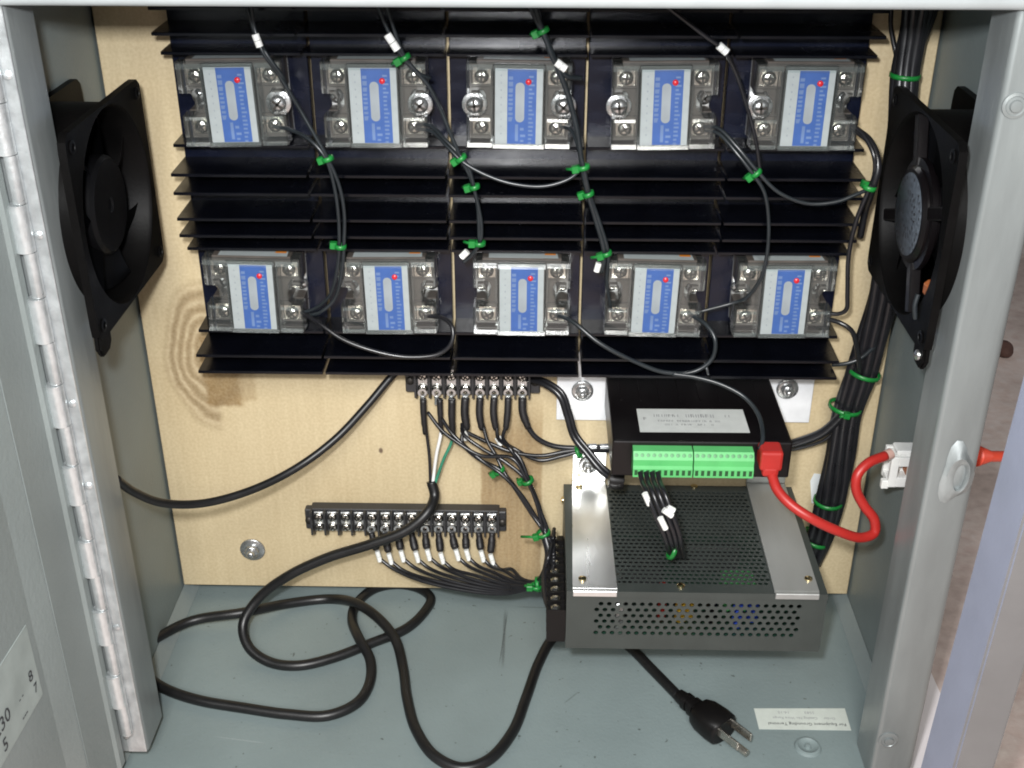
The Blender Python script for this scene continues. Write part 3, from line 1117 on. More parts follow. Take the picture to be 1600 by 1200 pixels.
def build_fan(name, label, loc, rotz, spider):
    t = thing(name, label, 'fan', loc, 'fans on the side walls', rotz)
    # local axes: X out of the wall (0 at the wall .. 0.038), Y and Z in the plane of the fan
    bm = NB()
    n = 96
    HY, HZ, RB = 0.060, 0.0555, 0.0525

    def ring(x, f):
        return [bm.verts.new((x, f(2 * math.pi * k / n) * math.cos(2 * math.pi * k / n), f(2 * math.pi * k / n) * math.sin(2 * math.pi * k / n))) for k in range(n)]
    fo = lambda a: rrect(a, HY, HZ, 0.0065)
    ft = lambda a: min(0.0550, fo(a) - 0.0005)
    fb = lambda a: RB
    fb2 = lambda a: RB + 0.0015
    seq = [ring(0.0002, fb), ring(0.0002, fo), ring(0.0042, fo), ring(0.0042, ft), ring(0.0338, ft), ring(0.0338, fo), ring(0.0380, fo), ring(0.0380, fb2), ring(0.0360, fb), ring(0.0002, fb)]
    for A, B in zip(seq, seq[1:]):
        for k in range(n):
            j = (k + 1) % n
            try:
                f = bm.faces.new((A[k], A[j], B[j], B[k]))
            except ValueError:
                pass
    fr = obj('frame', bm, FANB, t, True, world=False)
    for sy in (-1, 1):
        for sz in (-1, 1):
            bm = NB()
            lathe(bm, [(0.0021, 0), (0.0034, 0.0002), (0.0036, 0.0008), (0.0021, 0.0009)], (0.0380, sy * 0.0525, sz * 0.0480), (1, 0, 0), 14)
            obj('screw_hole_rim', bm, BLADE, fr, True, world=False)
    # foot that holds the front bottom corner
    bm = NB()
    sgn = 1 if spider else -1
    pts = [(sgn * 0.0420, -0.050), (sgn * 0.0575, -0.040), (sgn * 0.0598, -0.060), (sgn * 0.0560, -0.0655), (sgn * 0.0470, -0.0650), (sgn * 0.0425, -0.0610)]
    prism(bm, pts, 0.0340, 0.0376, 'X')
    bmesh.ops.bevel(bm, geom=bm.edges[:], offset=0.0012, segments=2, affect='EDGES')
    obj('mounting_foot', bm, FANB, t, world=False)
    if spider:
        bm = NB()
        lathe(bm, [(0.0030, 0), (0.0028, 0.0012), (0.0014, 0.0020), (0, 0.0021)], (0.0376, 0.0520, -0.0585), (1, 0, 0), 14)
        obj('foot_screw', bm, ZBOLT, t, True, world=False)
    hubr = 0.0270 if not spider else 0.0215
    bm = NB()
    hx0, hx1 = (0.006, 0.0330) if not spider else (0.008, 0.0285)
    lathe(bm, [(0, hx0), (hubr, hx0), (hubr, hx1 - 0.002), (hubr - 0.002, hx1), (0.004, hx1), (0.0030, hx1 - 0.001), (0, hx1 - 0.001)], (0, 0, 0), (1, 0, 0), 40)
    obj('rotor_hub', bm, BLADE, t, True, world=False)
    first = None
    for k in range(7):
        if first is None:
            bm = NB()
            gr = []
            for i in range(7):
                rr = hubr - 0.001 + (0.0510 - hubr) * i / 6
                row = []
                for j in range(6):
                    tw = math.radians(-24 + 48 * j / 5 + 10 * i / 6)
                    x = 0.010 + 0.021 * j / 5 + 0.003 * math.sin(math.pi * j / 5)
                    row.append(bm.verts.new((x, rr * math.cos(tw), rr * math.sin(tw))))
                gr.append(row)
            for i in range(6):
                for j in range(5):
                    bm.faces.new((gr[i][j], gr[i + 1][j], gr[i + 1][j + 1], gr[i][j + 1]))
            bmesh.ops.solidify(bm, geom=bm.faces[:], thickness=0.0012)
            first = obj('blade', bm, BLADE, t, True, world=False)
        else:
            o = share(first, t)
            o.rotation_euler = (2 * math.pi * k / 7, 0, 0)
    if spider:
        bm = NB()
        lathe(bm, [(0, 0.0290), (0.0260, 0.0290), (0.0260, 0.0360), (0.0242, 0.0378), (0, 0.0378)], (0, 0, 0), (1, 0, 0), 44)
        lathe(bm, [(0.0260, 0.030), (0.0300, 0.0315), (0.0300, 0.0345), (0.0260, 0.0350)], (0, 0, 0), (1, 0, 0), 44)
        mt = obj('motor_mount', bm, BLKM, t, True, world=False)
        bm = NB()
        lathe(bm, [(0.0222, 0.0379), (0.0220, 0.0382), (0, 0.0382)], (0, 0, 0), (1, 0, 0), 44)
        hl = obj('hub_label', bm, HUBL, mt, world=False)
        bm = NB()
        rnd = random.Random(3)
        for rr, h in ((0.0205, 0.0018), (0.0130, 0.0028), (0.0090, 0.0020)):
            for k in range(int(rr * 1500)):
                if rnd.random() < .35:
                    continue
                a = 2 * math.pi * k / int(rr * 1500)
                e = 0.0007 / rr
                quad(bm, [(0.03826, (rr - h) * math.cos(a - e), (rr - h) * math.sin(a - e)), (0.03826, rr * math.cos(a - e), rr * math.sin(a - e)), (0.03826, rr * math.cos(a + e), rr * math.sin(a + e)), (0.03826, (rr - h) * math.cos(a + e), (rr - h) * math.sin(a + e))])
        obj('print', bm, INKB, mt, world=False)
        f2 = None
        for k in range(4):
            if f2 is None:
                bm = NB()
                box(bm, 0.0300, 0.0360, 0.0250, 0.0530, -0.0035, 0.0035, 0, 0.0008)
                f2 = obj('strut', bm, BLKM, t, world=False)
                f2.rotation_euler = (math.radians(20), 0, 0)
            else:
                o = share(f2, t)
                o.rotation_euler = (math.radians(20 + 90 * k), 0, 0)
        # orange winding glimpsed inside, foil on a lead
        bm = NB()
        box(bm, 0.0270, 0.0345, 0.0310, 0.0410, -0.0330, -0.0240, 0, 0.002)
        o = obj('winding', bm, COPPER, t, world=False)
        bm = NB()
        tube(bm, [(0.0385, 0.0385, -0.030), (0.0395, 0.0395, -0.036), (0.0385, 0.0410, -0.043)], 0.0013, 8)
        obj('fan_lead', bm, WIRE, t, True, world=False)
    return t


build_fan('axial_fan', 'black axial fan on the left wall showing its blades and hub', (-XW, -0.1025, 0.3385), 0, False)
build_fan('axial_fan', 'black axial fan on the right wall with a grey round label on its hub', (XW, -0.1070, 0.3385), math.pi, True)

# ------------------------------------------------------------------ terminal strips
def ring_screw(bm, c, r=0.0030):
    pan_screw(bm, c, r, 0.0020, random.random() * 3, 12)


def terminal_strip(name, label, x0, x1, z0, z1, cols, ear, depth):
    t = thing(name, label, 'terminal strip', ((x0 + x1) / 2, -0.001, z0))
    bm = NB()
    box(bm, x0, x1, -depth * 0.55, -0.0008, z0, z1, 0, 0.0006)
    box(bm, x0, x1, -depth * .66, -0.0009, z1 - 0.0018, z1 + 0.0004, 0, 0.0004)
    obj('base', bm, CHAR, t)
    for sx in (-1, 1):
        bm = NB()
        xe = x0 if sx < 0 else x1
        a, b = sorted((xe, xe + sx * ear))
        box(bm, a, b, -0.0075, -0.0008, z0 + 0.001, z1 - 0.002, 0, 0.0008)
        lathe(bm, [(0.0030, 0), (0.0028, 0.0012), (0, 0.0016)], ((a + b) / 2, -0.0075, (z0 + z1) / 2 - 0.001), (0, -1, 0), 14, 1)
        obj('mounting_ear', bm, [CHAR, DKMETAL], t)
    pitch = cols[1] - cols[0]
    edges = [c - pitch / 2 for c in cols] + [cols[-1] + pitch / 2]
    b0 = None
    for e in edges:
        if b0 is None:
            bm = NB()
            prism(bm, [(-0.001, z0 - 0.0035), (-0.0045, z0 - 0.0055), (-depth, z0 + 0.001), (-depth, z1), (-0.001, z1)], e - 0.0006, e + 0.0006, 'X')
            b0 = obj('barrier', bm, CHAR, t)
            e0 = e
        else:
            share(b0, t, (e - e0, 0, 0))
    p0 = s0 = None
    zm = [z0 + (z1 - z0) * 0.24, z0 + (z1 - z0) * 0.66]
    for c in cols:
        if p0 is None:
            bm = NB()
            box(bm, c - pitch * .36, c + pitch * .36, -depth * .62, -depth * .5, z0 + 0.0008, z1 - 0.0028, 0, 0.0004)
            p0 = obj('contact_plate', bm, ZBOLT, t)
            c0 = c
        else:
            share(p0, t, (c - c0, 0, 0))
        for z in zm:
            bm = NB()
            random.seed(int(c * 1e5) + int(z * 1e4))
            ring_screw(bm, (c, -depth * .62, z), pitch * .36)
            obj('terminal_screw', bm, [CHROME, DKMETAL], t, True)
    return t


YT = -0.012
c8 = [at(x, 605, Y=YT).x for x in (660, 682, 705, 727, 750, 772, 794, 816)]
terminal_strip('terminal_strip', 'short black eight-way terminal strip just below the heatsinks, screws bright', c8[0] - 0.0052, c8[-1] + 0.0052, 0.1715, 0.1940, c8, 0.0068, 0.0150)
c14 = [at(498 + 20.78 * k, 820, Y=YT).x for k in range(14)]
terminal_strip('terminal_strip', 'long black fourteen-way terminal strip low on the plywood, ten wires hanging from it', c14[0] - 0.0046, c14[-1] + 0.0046, 0.0575, 0.0775, c14, 0.0058, 0.0150)

# ------------------------------------------------------------------ aluminium plate behind the controller
pl = thing('mounting_plate', 'flat white aluminium plate bolted to the plywood behind the controller box', 'mounting plate', (0.116, -0.001, 0.15))
bm = NB()
box(bm, 0.0293, 0.2035, -0.0030, -0.0006, 0.1497, 0.2020, 0, 0.0004)
obj('plate', bm, PLATE, pl)
for px, py in ((910, 610), (1230, 607)):
    hex_bolt(pl, at(px, py, Y=-0.003), 0.0042, 0.0075)

# ------------------------------------------------------------------ controller box
ct = thing('controller_box', 'black controller box with a silver label and green terminals on its front', 'controller', (0.117, -0.004, 0.160))
bm = NB()
box(bm, 0.0622, 0.1720, -0.0915, -0.0034, 0.1605, 0.1860, 0, 0.0012, None, 2)
box(bm, 0.0640, 0.1700, -0.0030 - 0.0004, -0.0031, 0.1605, 0.1860)
obj('case', bm, BLKM, ct)
bm = NB()
box(bm, 0.070, 0.0712, -0.040, -0.006, 0.1861, 0.1864)
rg0 = obj('ridge', bm, BLKM, ct)
for k in range(1, 8):
    share(rg0, ct, (k * 0.0128, 0, 0))
bm = NB()
quad(bm, [(0.0797, -0.0812, 0.18625), (0.1476, -0.0805, 0.18625), (0.1474, -0.0508, 0.18625), (0.0795, -0.0515, 0.18625)])
lb = obj('nameplate', bm, SILV, ct)
bm = NB()
rnd = random.Random(11)
scribble(bm, 0.089, 0.108, -0.0618, 0.0032, 0.18635, rnd, 0, 0.05, 'Z')
scribble(bm, 0.110, 0.130, -0.0622, 0.0040, 0.18635, rnd, 0, 0.05, 'Z')
scribble(bm, 0.092, 0.132, -0.0680, 0.0022, 0.18635, rnd, 0, 0.15, 'Z')
scribble(bm, 0.096, 0.128, -0.0725, 0.0022, 0.18635, rnd, 0, 0.15, 'Z')
scribble(bm, 0.083, 0.087, -0.0660, 0.0035, 0.18635, rnd, 0, 0.0, 'Z')
scribble(bm, 0.134, 0.139, -0.0615, 0.0030, 0.18635, rnd, 0, 0.0, 'Z')
obj('print', bm, INK, lb)
gx = [(0.0745, 0.1105), (0.1113, 0.1475)]
for a, b in gx:
    bm = NB()
    prism(bm, [(-0.0912, 0.1676), (-0.1035, 0.1676), (-0.1035, 0.1733), (-0.1020, 0.1748), (-0.1020, 0.1788), (-0.0985, 0.1830), (-0.0912, 0.1830)], a, b, 'X')
    tb = obj('terminal_plug', bm, TERMG, ct)
    n = 10
    w = (b - a) / n
    e0 = None
    for k in range(n):
        x = a + w * (k + .5)
        if e0 is None:
            bm = NB()
            box(bm, x - w * .26, x + w * .26, -0.10362, -0.1030, 0.1690, 0.1726)
            e0 = obj('wire_hole', bm, TERMD, tb)
            bm = NB()
            lathe(bm, [(w * .33, 0), (w * .33, 0.0006), (0, 0.0007)], (x, -0.1003, 0.1812), Vector((0, -0.8, 0.6)), 10)
            e1 = obj('clamp_screw', bm, mat('terminal_screw_green', (0.045, 0.22, 0.07), 0.45), tb, True)
            xk = x
        else:
            share(e0, tb, (x - xk, 0, 0))
            share(e1, tb, (x - xk, 0, 0))

# ------------------------------------------------------------------ power supply
PX0, PX1, PY0, PY1, PZ0, PZ1 = 0.0355, 0.1970, -0.1255, -0.0035, 0.0530, 0.0975
ps = thing('power_supply', 'grey perforated metal power supply mounted low on the right of the board', 'power supply', (0.116, -0.004, PZ0))


def perforated(bm, o, u, v, nrm, w, h, u0, u1, v0, v1, nx, ny, r, th=0.0008):
    """sheet w x h with nx x ny staggered hexagonal holes in the region u0..u1, v0..v1"""
    o, u, v, nrm = Vector(o), Vector(u), Vector(v), Vector(nrm)
    def P3(a, b, d=0.0):
        return o + u * a + v * b - nrm * d
    def Q(a0, a1, b0, b1):
        if a1 - a0 < 1e-7 or b1 - b0 < 1e-7:
            return
        quad(bm, [P3(a0, b0), P3(a1, b0), P3(a1, b1), P3(a0, b1)])
    Q(0, w, 0, v0)
    Q(0, w, v1, h)
    cw, ch = (u1 - u0) / (nx + 0.5), (v1 - v0) / ny
    for j in range(ny):
        b0, b1 = v0 + j * ch, v0 + (j + 1) * ch
        s = u0 + (cw / 2 if j % 2 else 0)
        Q(0, s, b0, b1)
        Q(s + nx * cw, w, b0, b1)
        for i in range(nx):
            a0, a1 = s + i * cw, s + (i + 1) * cw
            ca, cb = (a0 + a1) / 2, (b0 + b1) / 2
            rim = [(a0, cb), (a0, b0), (ca, b0), (a1, b0), (a1, cb), (a1, b1), (ca, b1), (a0, b1)]
            R = [bm.verts.new(P3(*p)) for p in rim]
            I = [bm.verts.new(P3(ca + r * math.cos(math.pi + k * math.pi / 4), cb + r * math.sin(math.pi + k * math.pi / 4))) for k in range(8)]
            D = [bm.verts.new(P3(ca + r * math.cos(math.pi + k * math.pi / 4), cb + r * math.sin(math.pi + k * math.pi / 4), th)) for k in range(8)]
            for k in range(8):
                q = (k + 1) % 8
                bm.faces.new((R[k], R[q], I[q], I[k]))
                bm.faces.new((I[k], I[q], D[q], D[k]))


def obj_nonorm(name, bm, m, parent):
    bm.transform(Matrix.Translation(-offset_of(parent)))
    me = bpy.data.meshes.new(name)
    bm.to_mesh(me)
    bm.free()
    me.materials.append(m)
    o = bpy.data.objects.new(name, me)
    COL.objects.link(o)
    o.parent = parent
    return o


bm = NB()
perforated(bm, (PX0, PY0, PZ0), (1, 0, 0), (0, 0, 1), (0, -1, 0), PX1 - PX0, PZ1 - PZ0, 0.0165, 0.1475, 0.0095, 0.0370, 25, 6, 0.00162)
obj_nonorm('front_panel', bm, PSUM, ps)
bm = NB()
perforated(bm, (PX0, PY0, PZ1), (1, 0, 0), (0, 1, 0), (0, 0, 1), PX1 - PX0, PY1 - PY0, 0.0310, 0.1285, 0.008, 0.1150, 27, 26, 0.00145, 0.0006)
obj_nonorm('perforated_lid', bm, PSUM, ps)
bm = NB()
box(bm, PX0 + .0002, PX1 - .0002, PY0 + .0002, PY1, PZ0 - 0.0012, PZ0)
box(bm, PX0, PX0 + 0.0012, PY0 + .001, PY1, PZ0 + .0002, PZ1 - .0003)
box(bm, PX1 - 0.0012, PX1, PY0 + .001, PY1, PZ0 + .0002, PZ1 - .0003)
box(bm, PX0 + 0.0014, PX1 - 0.0014, PY1 - 0.0012, PY1, PZ0 + .0002, PZ1 - .0003)
# folded edges of the lid over the front
box(bm, PX0, PX1, PY0 - 0.0010, PY0 - 0.0002, PZ1 - 0.0040, PZ1 + 0.0006)
obj('chassis', bm, PSUM, ps)
bm = NB()
box(bm, PX0 + 0.004, PX1 - 0.004, PY0 + 0.004, PY1 - 0.004, PZ0 + 0.004, PZ0 + 0.0056)
obj('circuit_board', bm, PCB, ps)
rnd = random.Random(5)
comps = [('capacitor', YEL, 0.1105, 0.0072), ('capacitor', YEL, 0.1160, 0.0060), ('capacitor', BLUEC, 0.1570, 0.0075), ('capacitor', BLUEC, 0.1460, 0.0060), ('capacitor', REDC, 0.0985, 0.0055), ('capacitor', BLKM, 0.074, 0.008), ('capacitor', BLKM, 0.130, 0.007)]
for nm, m_, x, r in comps:
    bm = NB()
    y = PY0 + 0.016 + rnd.random() * 0.01
    cyl(bm, (x, y, PZ0 + 0.0056), (x, y, PZ0 + 0.0335 - rnd.random() * .004), r * .55, 16)
    obj(nm, bm, m_, ps, True)
for x, y, w, d, h, m_ in ((0.086, -0.060, 0.030, 0.026, 0.030, CHAR), (0.135, -0.050, 0.040, 0.006, 0.026, CHAR), (0.070, -0.095, 0.006, 0.040, 0.026, GALV), (0.150, -0.085, 0.022, 0.022, 0.024, TERMG)):
    bm = NB()
    box(bm, x - w / 2, x + w / 2, y - d / 2, y + d / 2, PZ0 + 0.0057, PZ0 + h, 0, 0.001)
    obj('component_block', bm, m_, ps)
for px, py in ((905, 761), (910, 905), (1263, 905), (1064, 912), (1085, 757)):
    c = at(px, py, Z=PZ1 + 0.002)
    bm = NB()
    zz = PZ1 + (0.0021 if px < 960 or px > 1200 else 0.0001)
    lathe(bm, [(0.0026, 0), (0.0025, 0.0009), (0.0014, 0.0015), (0, 0.0016)], (c.x, c.y, zz), (0, 0, 1), 14)
    obj('lid_screw', bm, BRASS, ps, True)
bm = NB()
lathe(bm, [(0.0026, 0), (0.0025, 0.0010), (0.0012, 0.0017), (0, 0.0018)], (PX0, -0.0095, 0.0880), (-1, 0, 0), 14)
obj('side_screw', bm, BRASS, ps, True)
# side terminals along the left end of the supply
bm = NB()
box(bm, 0.0235, 0.0353, -0.1240, -0.0385, 0.0560, 0.0780, 0, 0.0006)
tside = obj('side_terminal', bm, BLK, ps)
s0 = None
for k in range(9):
    y = -0.0440 - k * 0.0094
    bm = NB()
    lathe(bm, [(0.0033, 0), (0.0031, 0.0016), (0.0018, 0.0024), (0, 0.0024)], (0.0290, y, 0.0781), (0, 0, 1), 12)
    obj('terminal_screw', bm, CHROME, tside, True)
    bm = NB()
    box(bm, 0.0232, 0.0352, y - 0.0053, y - 0.0043, 0.0562, 0.0812)
    obj('barrier', bm, BLK, tside)

# straps holding the supply
for name, lab, x0, x1, tall in (('mounting_strap', 'bright aluminium strap over the left of the power supply, bolted to the plywood', (0.0416, 0.0652), (0.0390, 0.0668), True),
                                ('mounting_strap', 'dull aluminium strap over the right of the power supply', (0.1652, 0.1925), (0.1640, 0.1915), False)):
    st = thing(name, lab, 'strap', ((x0[0] + x0[1]) / 2, -0.004, PZ1), 'straps over the power supply')
    bm = NB()
    zt = PZ1 + 0.0020
    A = [bm.verts.new(p) for p in ((x0[0], -0.0005, zt), (x0[1], -0.0005, zt), (x1[1], -0.1252, zt), (x1[0], -0.1252, zt))]
    B = [bm.verts.new((v.co.x, v.co.y, PZ1 + 0.0005)) for v in A]
    bm.faces.new(A)
    bm.faces.new(B[::-1])
    for k in range(4):
        bm.faces.new((A[k], A[(k + 1) % 4], B[(k + 1) % 4], B[k]))
    zz = 0.1272 if tall else 0.1060
    box(bm, x0[0], x0[1], -0.0022, -0.0004, zt + 0.0002, zz, 0, 0.0004)
    box(bm, x1[0] + .0003, x1[1] - .0003, -0.1284, -0.1268, PZ1 - 0.0022, zt - 0.0001, 0, 0.0003)
    box(bm, x1[0] + .0003, x1[1] - .0003, -0.1270, -0.1250, PZ1 + 0.0007, zt - 0.0001)
    obj('strap', bm, GALV if tall else mat('dull_aluminium', (0.42, 0.43, 0.42), 0.42, 0.6, 0.06, 90, 0.06, 700, (1, 0.15, 1)), st)
    if tall:
        hex_bolt(st, at(919, 726, Y=-0.0022), 0.0042, 0.0068)

# ------------------------------------------------------------------ cables
def cable_tie(parent, p, d, r, tail=0.006, ang=0.0):
    """band round direction d at p, with a lock head and a cut tail"""
    d = Vector(d).normalized()
    bm = NB()
    lathe(bm, [(r, -0.0013), (r + 0.0010, -0.0013), (r + 0.0010, 0.0013), (r, 0.0013)], p, d, 18)
    side = d.cross(Vector((0, -1, 0.3)))
    if side.length < 1e-4:
        side = Vector((1, 0, 0))
    side.normalize()
    side = Quaternion(d, ang) @ side
    q = d.to_track_quat('Z', 'Y').to_matrix()
    c = Vector(p) + side * (r + 0.0018)
    b2 = NB()
    box(b2, -0.0021, 0.0021, -0.0021, 0.0021, -0.0021, 0.0021, 0, 0.0004)
    for v in b2.verts:
        v.co = q @ v.co + c
    me = bpy.data.meshes.new('t')
    b2.to_mesh(me)
    b2.free()
    bm.from_mesh(me)
    bpy.data.meshes.remove(me)
    if tail > 0:
        o2 = side.cross(d).normalized()
        tube(bm, [c, c + (side * 0.5 - o2 * 0.6).normalized() * tail], 0.0010, 5, 0, 2, False)
    return obj('cable_tie', bm, TIE, parent)


def pp(lst):
    """photo pixels with depth: (px, py, Y)"""
    return [at(a, b, Y=c) for a, b, c in lst]


def wire(parent, pts, r, m, n=8, name='wire', sub=8):
    bm = NB()
    tube(bm, pts, r, n, 0, sub)
    return obj(name, bm, m, parent)


def tag(parent, p0, p1, r=0.0021):
    bm = NB()
    p0, p1 = Vector(p0), Vector(p1)
    a, b = p0.lerp(p1, 0.06), p0.lerp(p1, 0.52)
    c, d = p0.lerp(p1, 0.56), p1
    cyl(bm, a, b, r, 10)
    cyl(bm, c, d, r, 10)
    return obj('wire_tag', bm, TAG, parent, True)


def tie_px(parent, px, py, Y, dpx, r, ang=0.0, tail=0.006):
    p = at(px, py, Y=Y)
    q = at(px + dpx[0], py + dpx[1], Y=Y)
    return cable_tie(parent, p, q - p, r, tail, ang)


def pair(parent, lst, r, sep, m=None, ends=None):
    """two wires side by side along a pixel path"""
    P = pp(lst)
    for s in (-1, 1):
        Q = []
        for i, p in enumerate(P):
            t = P[min(i + 1, len(P) - 1)] - P[max(i - 1, 0)]
            nrm = Vector((t.z, 0, -t.x))
            if nrm.length > 1e-6:
                nrm.normalize()
            w = 1.0 + 0.5 * math.sin(i * 1.7)
            Q.append(p + nrm * s * sep * w * (1 if 0 < i else 0.6) + Vector((0, s * sep * 0.3, 0)))
        wire(parent, Q, r, m or WIRE)


YW = -0.052
RW = 0.00115
# A: first relay column
h = thing('relay_wiring', 'grey control wires dropping between the first and second relay columns', 'wires', at(512, 248, Y=YW))
wire(h, pp([(392, 8, -.056), (398, 45, -.056), (410, 80, -.058), (432, 112, -.056), (462, 160, -.052), (492, 212, -.052), (512, 248, YW), (530, 290, -.051), (538, 335, -.050), (537, 385, -.050), (534, 425, -.046), (522, 468, -.042), (500, 488, -.042), (474, 494, -.036)]), RW, WIRE)
wire(h, pp([(384, 8, -.056), (402, 60, -.056), (420, 90, -.057), (440, 118, -.055), (448, 136, -.045)]), RW, WIRE)
wire(h, pp([(428, 198, -.034), (455, 203, -.042), (488, 222, -.05), (509, 248, YW), (522, 290, -.051), (529, 340, -.050), (530, 384, -.050), (527, 420, -.046), (515, 462, -.040), (492, 482, -.036), (470, 489, -.034)]), RW, WIRE)
tag(h, at(398, 52, Y=-.057), at(406, 73, Y=-.057))
tie_px(h, 512, 248, YW, (8, 20), 0.0026, 0.3)
tie_px(h, 532, 385, -.050, (0, 20), 0.0026, 0.2)
# B: second column
h = thing('relay_wiring', 'grey control wires with white tag and ties between the second and third relay columns', 'wires', at(722, 248, Y=YW))
wire(h, pp([(590, 8, -.056), (605, 45, -.056), (622, 78, -.056), (640, 102, -.055), (668, 132, -.053), (688, 170, -.052), (705, 212, -.052), (720, 246, YW), (736, 280, -.051), (746, 320, -.050), (749, 378, -.050)]), RW, WIRE)
wire(h, pp([(604, 8, -.056), (617, 50, -.056), (633, 90, -.055), (655, 115, -.054), (672, 122, -.048)]), RW, WIRE)
wire(h, pp([(650, 195, -.034), (672, 196, -.040), (695, 218, -.048), (719, 243, YW), (732, 262, -.052), (742, 300, -.051), (752, 350, -.050), (750, 378, -.050), (735, 400, -.046), (724, 410, -.046)]), RW, WIRE)
wire(h, pp([(652, 201, -.034), (676, 206, -.040), (700, 230, -.048), (722, 252, YW), (756, 272, -.054), (800, 287, -.056), (850, 291, -.056), (890, 279, -.055), (910, 262, -.054)]), RW, WIRE)
tag(h, at(604, 52, Y=-.057), at(621, 78, Y=-.057), 0.0023)
tag(h, at(731, 392, Y=-.050), at(721, 402, Y=-.050))
tie_px(h, 632, 90, -.055, (12, 20), 0.0026)
tie_px(h, 720, 247, YW, (14, 20), 0.0028, 0.4)
tie_px(h, 741, 292, -.051, (6, 20), 0.0024, 0.2)
tie_px(h, 749, 380, -.050, (0, 20), 0.0028, -0.3)
# C: third column
h = thing('relay_wiring', 'grey control wires running down between the third and fourth relay columns', 'wires', at(910, 260, Y=YW))
wire(h, pp([(828, 8, -.056), (840, 35, -.056), (852, 60, -.056), (866, 95, -.055), (884, 118, -.052), (908, 122, -.046)]), 0.0015, WIRE)
wire(h, pp([(836, 8, -.056), (848, 48, -.056), (862, 82, -.055), (874, 112, -.054), (888, 150, -.053), (902, 205, -.053), (910, 260, -.053), (918, 300, -.052), (930, 340, -.051), (944, 394, -.050), (940, 425, -.046)]), 0.0016, WIRE)
wire(h, pp([(876, 198, -.034), (893, 204, -.044), (905, 235, -.052), (912, 262, -.054), (921, 302, -.052), (936, 345, -.051), (950, 394, -.050), (948, 440, -.042), (955, 485, -.034)]), RW, WIRE)
tag(h, at(868, 96, Y=-.055), at(884, 108, Y=-.055), 0.0023)
tag(h, at(936, 410, Y=-.048), at(932, 424, Y=-.048), 0.0019)
tie_px(h, 848, 48, -.056, (10, 22), 0.0028, 0.3)
tie_px(h, 911, 261, -.054, (4, 20), 0.0030, -0.2)
tie_px(h, 919, 303, -.052, (7, 20), 0.0026, 0.4)
tie_px(h, 947, 396, -.050, (6, 20), 0.0026, -0.4)
# D: fourth column
h = thing('relay_wiring', 'grey control wires curving from the fourth upper relay across to the right fan', 'wires', at(1180, 270, Y=YW))
wire(h, pp([(1040, 8, -.056), (1068, 30, -.056), (1100, 55, -.055), (1130, 78, -.054), (1148, 110, -.050), (1165, 160, -.05), (1180, 215, -.052), (1188, 268, YW)]), RW, WIREB)
wire(h, pp([(1100, 198, -.034), (1122, 200, -.040), (1152, 230, -.048), (1182, 266, YW), (1216, 300, -.054), (1262, 318, -.055), (1308, 315, -.055), (1342, 302, -.053), (1366, 292, -.050)]), RW, WIRE)
wire(h, pp([(1102, 204, -.034), (1122, 208, -.040), (1150, 238, -.048), (1178, 274, YW), (1194, 300, -.052), (1201, 345, -.051), (1198, 400, -.050), (1186, 440, -.045), (1165, 466, -.04), (1150, 472, -.036), (1090, 488, -.036)]), RW, WIRE)
tag(h, at(1122, 70, Y=-.055), at(1136, 82, Y=-.055), 0.0023)
tie_px(h, 1181, 270, YW, (16, 20), 0.0028, 0.3)
# E: right end
h = thing('relay_wiring', 'dark wires bent round the right end of the heatsinks to the last relays', 'wires', at(1358, 293, Y=-.05))
wire(h, pp([(1332, 196, -.034), (1350, 212, -.042), (1366, 245, -.05), (1366, 275, -.05), (1354, 305, -.05), (1338, 345, -.046), (1326, 400, -.044), (1324, 460, -.042), (1322, 484, -.040), (1312, 490, -.038), (1292, 490, -.035)]), 0.0014, WIREB)
wire(h, pp([(1334, 200, -.034), (1360, 222, -.042), (1372, 260, -.05), (1364, 292, -.05), (1352, 330, -.03), (1344, 370, -.02)]), 0.0022, WIREB)
wire(h, pp([(1292, 498, -.035), (1314, 505, -.040), (1330, 516, -.042), (1339, 545, -.036), (1344, 585, -.025)]), 0.0016, WIREB)
tie_px(h, 1358, 293, -.051, (-8, 20), 0.0032, 1.2, 0.009)
# F: lower loops
h = thing('relay_wiring', 'grey wire looping from the first lower relay along the bottom fins to the second', 'wires', at(640, 556, Y=YW))
wire(h, pp([(474, 490, -.036), (496, 503, -.046), (535, 530, -.052), (590, 550, -.054), (640, 558, -.054), (688, 552, -.053), (706, 534, -.052), (706, 510, -.048), (690, 496, -.042), (664, 494, -.036)]), 0.0014, WIREB)
h = thing('relay_wiring', 'grey wire sagging from the middle lower relay below the fourth lower relay', 'wires', at(1000, 572, Y=YW))
wire(h, pp([(870, 492, -.036), (894, 502, -.046), (935, 535, -.054), (985, 562, -.056), (1040, 582, -.056), (1086, 580, -.055), (1113, 560, -.054), (1117, 530, -.052), (1104, 508, -.046), (1080, 492, -.036)]), 0.0014, WIRE)
h = thing('relay_wiring', 'grey wire arching over the controller box down to the red plug', 'wires', at(1140, 600, Y=YW))
wire(h, pp([(1050, 584, -.056), (1090, 590, -.058), (1130, 602, -.062), (1165, 622, -.068), (1186, 650, -.078), (1192, 685, -.092), (1187, 702, -.098)]), 0.0014, WIRE)

# mains cord coming out from behind the heatsinks to the left opening
h = thing('black_cable', 'black cable sloping from under the heatsinks to the left side of the opening', 'cable', at(450, 740, Y=-.04))
wire(h, pp([(640, 560, -.006), (612, 588, -.012), (575, 632, -.022), (525, 685, -.035), (465, 730, -.05), (395, 765, -.07), (320, 786, -.09), (255, 786, -.11), (212, 770, -.125), (180, 748, -.14)]), 0.0027, RUBBER, 12, 'jacket')

